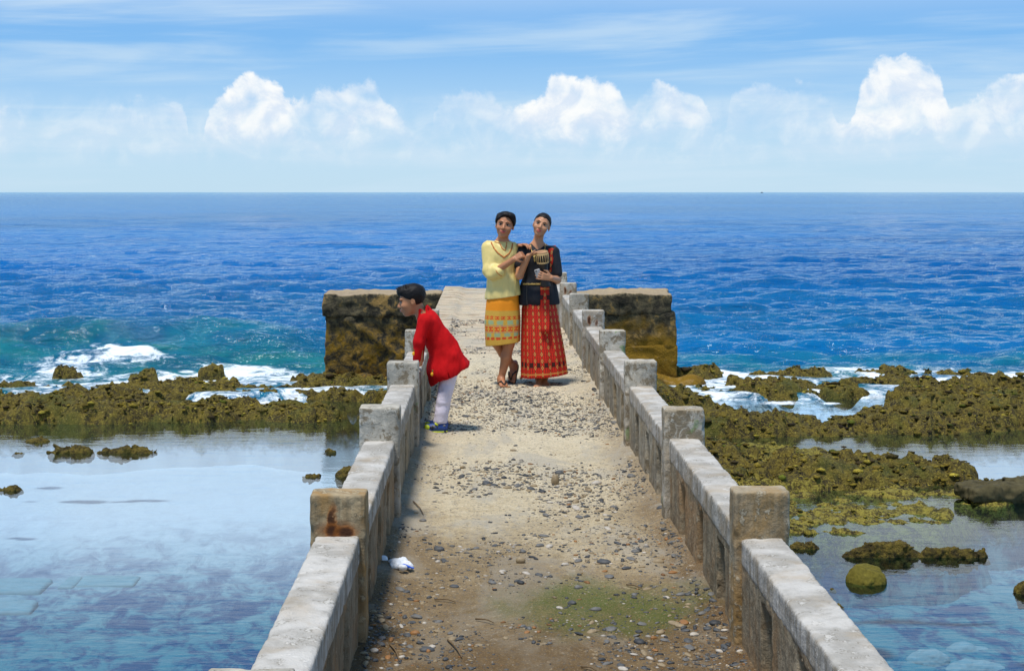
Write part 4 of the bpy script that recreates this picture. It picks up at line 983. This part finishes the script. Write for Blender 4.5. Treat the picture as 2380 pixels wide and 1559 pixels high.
def strip(name, pts, width, mat, root, thick=.003, wdir=(1, 0, 0)):
    V = []; UV = []; L = 0; wd = np.array(wdir, float); prev = None
    for i, p in enumerate(pts):
        p = np.array(p, float); L += 0 if prev is None else np.linalg.norm(p - prev); prev = p; w_ = width[i] if isinstance(width, (list, tuple)) else width
        for k in range(5): V.append(p + wd * w_ * (k / 4 - .5) + np.array((0, .002 * math.sin(k * 2.1 + i), 0))); UV.append((w_ * (k / 4) + .026 - w_ / 2, L))
    F_ = [(5 * i + k, 5 * i + k + 1, 5 * i + 6 + k, 5 * i + 5 + k) for i in range(len(pts) - 1) for k in range(4)]
    o = make(name, V, F_, mat, root); uvl = o.data.uv_layers.new(name='UVMap')
    for l in o.data.loops: uvl.data[l.index].uv = UV[l.vertex_index]
    sm = o.modifiers.new('thickness', 'SOLIDIFY'); sm.thickness = thick; sm.offset = 0
    return o
def flip_flop(root, heel, toe, up=(0, 0, 1), s=1.0, label=None):
    heel = np.array(heel, float); toe = np.array(toe, float); d = toe - heel; L = np.linalg.norm(d) + .02; d /= np.linalg.norm(d); up = np.array(up, float); l = np.cross(d, up); l /= np.linalg.norm(l); up = np.cross(l, d)
    out = [(-.012, .0), (-.006, .022), (.04, .030), (.10, .028), (.16, .036), (.20, .036), (.225, .024), (.235, .004), (.228, -.020), (.20, -.034), (.16, -.036), (.10, -.028), (.04, -.030), (-.006, -.022)]
    k = L / .235; V = []; n = len(out)
    for z in (-.016, -.001):
        for a, b in out: V.append(heel + d * a * k + l * b * s + up * z)
    F_ = [tuple(range(n))[::-1], tuple(range(n, 2 * n))] + [(i, (i + 1) % n, n + (i + 1) % n, n + i) for i in range(n)]
    o = make('sandal', V, F_, M['rubber'], root, smooth=False)
    A = heel + d * L * .80 + up * .018
    for q in (-1, 1):
        v, f_ = tube([A, heel + d * L * .62 + l * q * .020 + up * .047, heel + d * L * .42 + l * q * .036 + up * .026, heel + d * L * .36 + l * q * .034 + up * -.004], [.005, .006, .006, .005], 6); make('strap', v, f_, M['rubber'], o)
    return o

GY = 12.09
def G(cx, cy, dy=0.0): return np.array(((cx - 116) * .0010606, GY + dy, (1477 - cy) * .0010606))

# ---- girl in yellow
def girl_yellow():
    root = empty('person', (.15, GY, 0), 'person in pale yellow tunic and orange skirt standing with legs crossed', 'person')
    C = G(270, 186, -.03); R = rotm('y', 8) @ rotm('z', -6) @ rotm('x', -2); s = 1.0
    f = Field((-.14, GY - .34, -.01), (.46, GY + .30, 1.53), .0036)
    head(f, C, R, s)
    f.cap(C + R @ np.array((0, .018, -.06)), G(248, 330, .012), .044, .047, .02); f.cap(G(248, 325, .012), G(200, 350, .012), .040, .035, .03); f.cap(G(248, 325, .012), G(300, 350, .012), .040, .035, .03)
    f.ell(G(248, 430, .015), (.118, .080, .13), k=.04); f.ell(G(255, 600, .02), (.095, .072, .14), k=.05); f.ell(G(258, 770, .02), (.125, .088, .13), k=.05)
    # her right arm, across the chest
    sh, el, wr = G(132, 365, .005), G(165, 572, -.075), G(338, 452, -.165)
    f.cap(sh, el, .040, .034, .02); f.cap(el, wr, .035, .023, .015)
    hand(f, wr, G(390, 420, -.17) - wr, (.25, .75, -.35), 1, .98, (.9, 1.2, .9), .02, .6)
    # her left arm, behind, hand on the shoulder
    sh, el, wr = G(335, 365, .02), G(400, 520, .13), G(376, 352, .02)
    f.cap(sh, el, .036, .032, .02); f.cap(el, wr, .032, .022, .015)
    hand(f, wr + np.array((.0, -.01, .005)), (.85, -.60, .12), (.10, -.15, -1), 1, 1.0, (.40, .45, .35), .12, .2)
    # legs, crossed at the shin
    f.cap(G(208, 800, .03), G(200, 1120, .05), .072, .049, .03); f.cap(G(200, 1120, .05), G(262, 1220, .085), .047, .043, .02); f.cap(G(262, 1220, .085), G(338, 1325, .13), .042, .027, .02)
    f.cap(G(308, 800, .01), G(302, 1130, -.03), .072, .049, .03); f.cap(G(302, 1130, -.03), G(280, 1240, -.03), .047, .044, .02); f.cap(G(280, 1240, -.03), G(240, 1418, -.02), .043, .026, .02)
    h1, t1 = np.array((G(238, 0)[0], GY + .01, .017)), np.array((G(268, 0)[0], GY - .19, .017)); foot(f, G(240, 1415, -.02), h1, t1, s=.95)
    h2, t2 = np.array((G(362, 0)[0], GY + .165, .165)), np.array((G(322, 0)[0], GY + .045, .020)); foot(f, G(340, 1322, .125), h2, t2, up=(-.35, -.60, .6), s=.95, side=-1)
    V, F_ = f.mesh(); make('body', V, F_, M['skin_a'], root); face_parts(root, C, R, s, M['lip'], .007)
    flip_flop(root, h1, t1); flip_flop(root, h2, t2, up=(-.35, -.60, .6))
    def ex(f_, P): f_.ell(P(0, .10, .02), (.045, .035, .045), k=.02); f_.ell(P(.02, -.03, .085), (.06, .055, .030), R, .02); f_.ell(P(-.05, .0, .05), (.035, .06, .05), R, .02); f_.ell(P(.055, .0, .05), (.033, .06, .05), R, .02)
    hair(root, C, R, s, .010, lambda x, y, z: z + .80 * y - .024 + .30 * np.abs(x), 3, .005, 60, ex)
    # tunic
    f = Field((-.14, GY - .36, .60), (.42, GY + .26, 1.28), .0045)
    f.cap(G(140, 362, .01), G(335, 362, .012), .047, .047, 0); f.ell(G(248, 440, .005), (.135, .100, .14), k=.04); f.ell(G(250, 590, .01), (.122, .095, .16), k=.05)
    f.cap(G(205, 660, .01), G(195, 760, .015), .092, .088, .05); f.cap(G(305, 660, .01), G(318, 760, .015), .090, .090, .05); f.ell(G(258, 760, .01), (.146, .112, .12), k=.04)
    f.cap(G(135, 370, .005), G(150, 545, -.05), .052, .062, .02); f.cap(G(150, 545, -.05), G(215, 552, -.100), .064, .050, .02); f.ell(G(168, 578, -.072), (.062, .060, .050), k=.02); f.cap(G(335, 368, .02), G(385, 470, .09), .046, .045, .02)
    f.cap(G(248, 300, .01), G(250, 360, -.01), .052, .046, .01, 'sub'); f.cap(G(262, 320, -.09), G(270, 385, -.10), .028, .006, .008, 'sub')
    f.rough(.012, 7, 3, 5, (1, 1, .6)); f.rough(.0085, 22, 3, 9, (1.3, 1, .30))
    a, b = G(117, 781), G(403, 741); nrm = np.array((-(a[2] - b[2]), 0, -(b[0] - a[0]))); nrm = nrm if nrm[2] < 0 else -nrm
    f.cut((a + b) / 2, nrm); V, F_ = f.mesh(); sh_ = make('tunic', V, F_, M['yellow'], root)
    def on(pts, r, nm):
        q = []
        for cx, cy in pts:
            p = G(cx, cy); y = f.front(p[0], p[2])
            if y is not None and y < GY + .06: q.append((p[0], y - .0015, p[2]))
        if len(q) > 1: V, F_ = tube(q, r, 6); make(nm, V, F_, M['orange_trim'], sh_)
    def dense(pts, n=9): return [(pts[i][0] + (pts[i + 1][0] - pts[i][0]) * k / n, pts[i][1] + (pts[i + 1][1] - pts[i][1]) * k / n) for i in range(len(pts) - 1) for k in range(n)] + [pts[-1]]
    on(dense([(160, 322), (185, 370), (215, 405), (262, 440), (305, 408), (325, 370), (332, 332)]), .0065, 'braid_trim'); on(dense([(190, 318), (230, 330), (250, 372), (272, 388), (282, 350), (286, 322)], 6), .0050, 'braid_trim')
    c0 = G(212, 560, -.098); d = G(338, 452, -.165) - c0; d /= np.linalg.norm(d); u = np.cross(d, (0, 0, 1)); u /= np.linalg.norm(u); v = np.cross(d, u)
    for off in (.038, .020):
        V, F_ = tube([c0 + d * off * .9 + (u * math.cos(t) + v * math.sin(t)) * (.0365 if off > .03 else .0475) for t in np.linspace(0, 6.28, 25)[:-1]], .0045, 6, True); make('cuff_trim', V, F_, M['orange_trim'], sh_)
    # skirt
    loft('skirt', [(G(255, 735, .012), .128, .098, .0, .2), (G(255, 800, .012), .140, .112, 0, .5), (G(253, 950, .015), .152, .122, 0.0, .8), (G(254, 1060, .012), .149, .125, .03, 1), (G(256, 1133, .010), .146, .124, .13, 1.1)], M['skirt_y'], root, 120, 6, .007, 4)
    return root
girl_yellow()

# ---- girl in black and red
def girl_black():
    root = empty('person', (.47, GY + .02, 0), 'person in black blouse and long red patterned skirt, holding a small drum', 'person')
    C = G(566, 186, .0); R = rotm('y', 17) @ rotm('z', -8) @ rotm('x', -4); s = .95
    f = Field((.20, GY - .36, -.01), (.72, GY + .26, 1.50), .0036)
    head(f, C, R, s, .96)
    f.cap(C + R @ np.array((0, .018, -.06)), G(532, 345, .035), .040, .043, .02); f.cap(G(532, 345, .035), G(470, 372, .03), .038, .033, .03); f.cap(G(532, 345, .035), G(600, 372, .03), .038, .033, .03)
    f.ell(G(535, 460, .03), (.118, .078, .13), k=.04); f.ell(G(545, 620, .03), (.095, .072, .13), k=.05); f.ell(G(548, 790, .03), (.120, .085, .13), k=.05)
    sh, el, wr = G(402, 392, .025), G(386, 585, -.075), G(455, 425, -.17)
    f.cap(sh, el, .038, .033, .02); f.cap(el, wr, .034, .022, .015)
    hand(f, wr + np.array((.0, 0, .004)), (.94, -.12, .36), (.25, -.05, -1), 1, 1.0, (.18, .18, .15), .05, -.3)
    sh, el, wr = G(664, 395, .035), G(690, 622, .0), G(634, 598, -.180)
    f.cap(sh, el, .038, .033, .02); f.cap(el, wr, .034, .023, .015)
    hand(f, wr, (-.93, -.28, .22), (-.05, 1, .05), 1, 1.0, (.22, .45, .40), .16, .1)
    for q, hx, ax in ((-1, 500, 540), (1, 598, 590)):
        f.cap(G(hx, 800, .03), G((hx + ax) / 2, 1120, .02), .070, .048, .03); f.cap(G((hx + ax) / 2, 1120, .02), G(ax, 1410, .04), .046, .026, .02)
    z0 = .002
    foot(f, G(545, 1405, .02), (G(545, 0)[0], GY + .045, z0), (G(528, 0)[0], GY - .165, z0), s=.95, side=1); foot(f, G(588, 1405, .04), (G(586, 0)[0], GY + .075, z0), (G(603, 0)[0], GY - .125, z0), s=.95, side=-1)
    V, F_ = f.mesh(); make('body', V, F_, M['skin_b'], root); face_parts(root, C, R, s, M['lip'], .007)
    def ex(f_, P): f_.ell(P(0, .105, .03), (.040, .030, .040), k=.02)
    hair(root, C, R, s, .0055, lambda x, y, z: z + .86 * y - .010 - .10 * np.abs(x), 8, .0025, 70, ex)
    # blouse with flared hem
    f = Field((.20, GY - .30, .60), (.72, GY + .24, 1.25), .0045)
    f.cap(G(410, 392, .03), G(660, 392, .03), .046, .046, 0); f.ell(G(535, 465, .025), (.132, .094, .14), k=.04); f.ell(G(545, 610, .03), (.128, .092, .12), k=.05)
    f.cap(G(470, 690, .03), G(455, 800, .03), .078, .084, .04); f.cap(G(620, 690, .03), G(635, 800, .03), .078, .084, .04); f.ell(G(545, 770, .02), (.138, .112, .12), k=.03)
    f.cap(G(405, 395, .02), G(390, 500, -.03), .048, .048, .015); f.cap(G(664, 400, .03), G(684, 570, .01), .050, .052, .015)
    f.cap(G(532, 320, .02), G(532, 372, .0), .052, .040, .01, 'sub')
    f.rough(.011, 8, 3, 15, (1, 1, .5)); f.rough(.008, 22, 3, 19, (1.2, 1, .30)); a, b = G(390, 828), G(700, 818); f.cut((a + b) / 2, (0.02, 0, -1))
    V, F_ = f.mesh(); bl = make('blouse', V, F_, M['black_cloth'], root)
    loft('skirt', [(G(548, 770, .028), .128, .100, 0, .15), (G(548, 850, .028), .146, .118, 0, .5), (G(562, 1050, .025), .166, .142, 0, .8), (G(578, 1250, .02), .185, .165, .02, 1), (G(586, 1390, .018), .193, .172, .09, 1.15)], M['ikat'], root, 160, 9, .010, 6)
    def yf(cx, cy, e=.006): p = G(cx, cy); y = f.front(p[0], p[2]); return np.array((p[0], (y if y is not None else GY - .08) - e, p[2]))
    # sash over the left shoulder, and its hanging tail
    sp = [G(652, 352, .03)] + [yf(cx, cy) for cx, cy in ((648, 375), (645, 400), (642, 430), (640, 460), (637, 490), (634, 520), (630, 560))]
    strip('shoulder_sash', sp, .062, M['ikat'], root, wdir=(.98, .15, .1))
    tl = [yf(588, cy, .012) for cy in (664, 690, 720, 750, 780, 810)] + [np.array((G(590, 0)[0], GY - .112 - .00016 * (cy - 820), G(0, cy)[2])) for cy in (840, 880, 920, 960, 1000, 1042)]
    strip('sash_tail', tl, .075, M['ikat'], root)
    # belt, chains, necklace
    pts = []
    for t in np.linspace(0, 6.28, 41)[:-1]: pts.append(np.array((G(548, 0)[0] + .136 * math.cos(t), GY + .028 + .100 * math.sin(t), G(0, 655)[2])))
    pts2 = [yf(cx, 655, .004) for cx in range(420, 551, 10)]; V, F_ = join([ellip(p, (.006, .005, .009), 8, 6) for p in pts2]); be = make('belt', V, F_, M['gold'], root)
    V, F_ = join([ellip(yf(448 - 4 * math.sin((cy - 660) / 50), cy, .004), (.005, .004, .005), 6, 5) for cy in range(662, 822, 9)]); make('hanging_chain', V, F_, M['chain'], be)
    V, F_ = tube([yf(cx, cy, .003) for cx, cy in [(477 + 1.2 * k, 338 + 8 * k) for k in range(11)] + [(505, 432), (520, 425), (545, 412), (570, 396), (588, 380)] + [(592, 338 + 8 * k) for k in range(4, -1, -1)]], .0035, 6); nk = make('necklace', V, F_, M['gold'], root)
    f2 = Field(yf(505, 450) - .06, yf(505, 450) + .06, .003)
    for k in range(4): f2.ell(yf(503 + 2 * k, 425 + 14 * k, .006), (.012 - .001 * k, .005, .0095), k=.003)
    make('pendant', *f2.mesh(), M['gold'], nk)
    return root
girl_black()

# ---- drum and phone
def build_drum():
    a, b = G(560, 390, -.185), G(592, 668, -.125); ax = b - a; L = np.linalg.norm(ax); ax /= L; u = np.cross(ax, (0, 1, 0)); u /= np.linalg.norm(u); v = np.cross(ax, u)
    root = empty('drum', b, 'small laced hand drum with dark tapered body held against the chest', 'drum')
    def lathe(prof, n=28): 
        V = [a + ax * h + (u * math.cos(2 * math.pi * k / n) + v * math.sin(2 * math.pi * k / n)) * r for h, r in prof for k in range(n)]
        F_ = [(j * n + k, j * n + (k + 1) % n, (j + 1) * n + (k + 1) % n, (j + 1) * n + k) for j in range(len(prof) - 1) for k in range(n)]
        return V, F_
    make('body', *lathe([(.004, .0), (.004, .046), (.03, .047), (.09, .046), (.115, .040), (.15, .034), (.20, .034), (.25, .038), (.285, .043), (.30, .044), (.30, .0)]), plain('dark_drum_wood', (.020, .014, .012), .45), root)
    make('drumhead', *lathe([(-.003, 0), (-.003, .044), (.0, .0505), (.016, .051), (.018, .048)]), plain('tan_hide', (.42, .24, .11), .7), root)
    tan = plain('cane_lacing', (.55, .36, .15), .6); V, F_ = lathe([(.085, .046), (.085, .0515), (.097, .0515), (.097, .046)]); make('ring', V, F_, tan, root); V, F_ = lathe([(.012, .049), (.012, .0535), (.026, .0535), (.026, .049)]); make('ring', V, F_, tan, root)
    for k in range(16):
        t = 2 * math.pi * k / 16; r_ = u * math.cos(t) + v * math.sin(t); V, F_ = tube([a + ax * .02 + r_ * .0515, a + ax * .09 + r_ * .0505], .0028, 6); make('lace', V, F_, tan, root)
build_drum()
def build_phone():
    c = G(530, 560, -.200); R = rotm('y', -18) @ rotm('x', 8); f = Field(c - .09, c + .09, .0025); f.rbox(c - (.024, .005, .036), c + (.024, .005, .036), .006, R=R)
    root = empty('phone', c - (0, 0, .05), 'pale silver phone held in the hand below the drum', 'phone'); V, F_ = f.mesh(); make('case', V, F_, plain('silver_plastic', (.42, .39, .37), .4), root)
    q = c + R @ np.array((-.010, -.0065, .025)); V, F_ = ellip(q, (.006, .002, .006), 10, 6, R); make('lens', V, F_, M['iris'], root)
build_phone()

# ---- boy
BY = 9.77
def B(cx, cy, dy=0.0): return np.array(((cx - 955) * .000767, BY + dy, (1445 - cy) * .000767))
def boy():
    root = empty('person', (-.32, BY, 0), 'person in bright red tunic and white trousers bending over the left parapet', 'person')
    C = B(292, 262, .01); R = rotm('z', -90) @ rotm('x', 12) @ rotm('y', 0); s = .94
    f = Field((-.70, BY - .22, -.01), (-.05, BY + .22, 1.05), .0036)
    head(f, C, R, s, 1.0)
    f.cap(C + R @ np.array((0, .030, -.055)), B(405, 430, .01), .040, .045, .02); f.ell(B(465, 510, .01), (.08, .09, .10), k=.05); f.ell(B(560, 690, .01), (.085, .085, .11), k=.05); f.ell(B(640, 850, .01), (.072, .085, .08), k=.05)
    for q in (-1, 1):
        sh, el, wr = B(412, 450, q * .10 + .01), B(368, 640, q * .12 + .01), B(372, 812, q * .10 + .01)
        f.cap(sh, el, .034, .029, .02); f.cap(el, wr, .028, .020, .015); hand(f, wr, (-.45, 0, -.5), (.2, 0, -1), -q, .82, (.35, .3, .3), .08, .1)
        f.cap(B(630, 900, q * .045 + .01), B(575, 1150, q * .055 + .01), .048, .038, .03); f.cap(B(572, 1150, q * .055 + .01), B(552, 1370, q * .055 + .01), .040, .028, .02)
    V, F_ = f.mesh(); make('body', V, F_, M['skin_c'], root); face_parts(root, C, R, s, M['lip_b'], .0)
    def ex(f_, P):
        f_.ell(P(0, -.040, .078), (.058, .050, .032), R, .02); f_.ell(P(0, -.066, .076), (.042, .024, .020), R, .015); f_.ell(P(0, .025, .050), (.075, .080, .062), R, .02)
        for k in range(46):
            a_, b_ = random.uniform(-.055, .055), random.uniform(-.082, .06); p = P(a_, b_, .105 - 2.5 * a_ * a_ - 1.5 * (b_ + .01) ** 2); f_.cap(p, p + R @ np.array((random.gauss(0, .006), -.012 + random.gauss(0, .006), .016)), .007, .002, .004)
    hair(root, C, R, s, .006, lambda x, y, z: np.maximum(z + .52 * y - .012, np.minimum(z + .065, y - .028)) , 5, .004, 70, ex)
    # trousers
    f = Field((-.46, BY - .16, .06), (-.10, BY + .18, .52), .0045)
    for q in (-1, 1): f.cap(B(635, 880, q * .045 + .01), B(585, 1130, q * .055 + .01), .064, .047, .02); f.cap(B(585, 1130, q * .055 + .01), B(552, 1325, q * .06 + .01), .047, .045, .0)
    f.cut(B(552, 1345), (.1, 0, -1)); f.rough(.007, 12, 3, 3, (1, 1, .5)); f.rough(.006, 22, 3, 7, (.6, 1, 1.2)); V, F_ = f.mesh(); make('trousers', V, F_, M['white_cloth'], root)
    # tunic
    f = Field((-.56, BY - .24, .28), (-.08, BY + .26, .92), .0042)
    f.ell(B(462, 490, .01), (.085, .112, .105), rotm('y', -25), k=0); f.ell(B(548, 640, .01), (.104, .112, .14), rotm('y', -28), k=.05); f.ell(B(602, 800, .01), (.118, .124, .14), rotm('y', -28), k=.05); f.cap(B(515, 880, .01), B(560, 960, .01), .072, .082, .05); f.cap(B(600, 640, .01), B(738, 850, .01), .066, .056, .03); f.cap(B(660, 760, .07), B(735, 850, .06), .06, .055, .03); f.cap(B(660, 760, -.05), B(735, 850, -.04), .06, .055, .03); f.ell(B(600, 900, .01), (.12, .150, .13), rotm('y', -28), k=.04)
    f.cap(B(400, 360, .01), B(420, 420, .01), .050, .062, .03)
    for q in (-1, 1): f.cap(B(412, 440, q * .09 + .01), B(368, 620, q * .115 + .01), .052, .047, .02); f.cap(B(368, 620, q * .115 + .01), B(354, 770, q * .10 + .01), .046, .044, .015)
    f.cap(B(375, 330, .01), B(400, 390, .01), .046, .046, .008, 'sub')
    # hem falls from the back corner down to the front, with a side slit
    a, b = B(800, 852), B(505, 1005); d = b - a; n_ = np.array((-d[2], 0, d[0])); n_ = n_ if n_[2] < 0 else -n_; f.cut(a, n_)
    X, Y, Z = f.grids(); p0, p1 = B(617, 862), B(645, 985); t_ = np.clip((p0[2] - Z) / (p0[2] - p1[2]), 0, 1); sl_ = np.abs(X - (p0[0] + (p1[0] - p0[0]) * t_)) - .010 * t_; f.f = np.where((Z < p0[2]) & (Y < BY), np.maximum(f.f, -sl_ ), f.f).astype(np.float32)
    f.rough(.018, 6, 3, 25, (1, 1, .7)); f.rough(.013, 15, 3, 29, (1.3, 1, .35)); V, F_ = f.mesh(); tu = make('tunic', V, F_, M['red_cloth'], root)
    yl = plain('yellow_embroidery', (.85, .42, .01), .7); gr = plain('green_embroidery', (.03, .16, .02), .7)
    for cx, cy in ((325, 722), (488, 908)):
        p = B(cx, cy); y = f.front(p[0], p[2]) or BY - .13; p[1] = y - .001
        e = make('flower_patch', *join([ellip(p + np.array((-.004, 0, .002)), (.011, .004, .014), 10, 6, rotm('y', 20)), ellip(p + np.array((.010, 0, -.006)), (.008, .004, .010), 10, 6)]), yl, tu)
        make('leaf', *join([ellip(p + np.array((.0, -.0005, .022)), (.005, .003, .010), 8, 5, rotm('y', -30)), ellip(p + np.array((.018, -.0005, .010)), (.009, .003, .005), 8, 5)]), gr, e)
    # trainers
    blu = plain('blue_black_mesh', (.015, .06, .26), .55, var=.8, gs=26); yel = plain('neon_yellow', (.62, .72, .02), .5); blk = plain('black_rubber', (.012, .012, .014), .6); gry = plain('grey_panel', (.16, .17, .18), .6)
    for q in (-1, 1):
        sy = BY + .01 + q * .062; x0, x1 = B(395, 0)[0], B(622, 0)[0]
        f = Field((x0 - .03, sy - .06, 0), (x1 + .03, sy + .06, .12), .003); f.cap((x0 + .035, sy, .038), (x1 - .035, sy, .046), .031, .034, .0); f.cap((x1 - .05, sy, .05), (x1 - .042, sy, .088), .036, .036, .015); f.cut((0, 0, .022), (0, 0, -1)); f.cut((0, 0, .092), (0, 0, 1)); V, F_ = f.mesh(); sh = make('shoe', V, F_, blu, root)
        f = Field((x0 - .03, sy - .06, -.01), (x1 + .03, sy + .06, .05), .003); f.cap((x0 + .036, sy, .02), (x1 - .036, sy, .02), .036, .036); f.cut((0, 0, .026), (0, 0, 1)); f.cut((0, 0, .004), (0, 0, -1)); V, F_ = f.mesh(); make('sole', V, F_, blk, sh)
        V, F_ = tube([(x0 - .001, sy, .024), (x0 + .012, sy - .029, .022), (x0 + .06, sy - .037, .02), (x1 - .04, sy - .038, .02), (x1 - .006, sy - .02, .022)], .004, 6); make('sole_stripe', V, F_, yel, sh)
        V, F_ = ellip((x0 + .034, sy - .010, .046), (.026, .026, .020), 12, 8, rotm('y', 12)); make('toe_panel', V, F_, yel, sh)
        for k, (fx, fz, mm) in enumerate(((.45, .055, gry), (.62, .05, blk), (.55, .07, yel), (.82, .06, gry), (.36, .045, blk))):
            V, F_ = ellip((x0 + (x1 - x0) * fx, sy - .030, fz), (.016, .007, .008), 10, 6, rotm('y', 30 - 40 * (k % 2))); make('side_panel', V, F_, mm, sh)
boy()
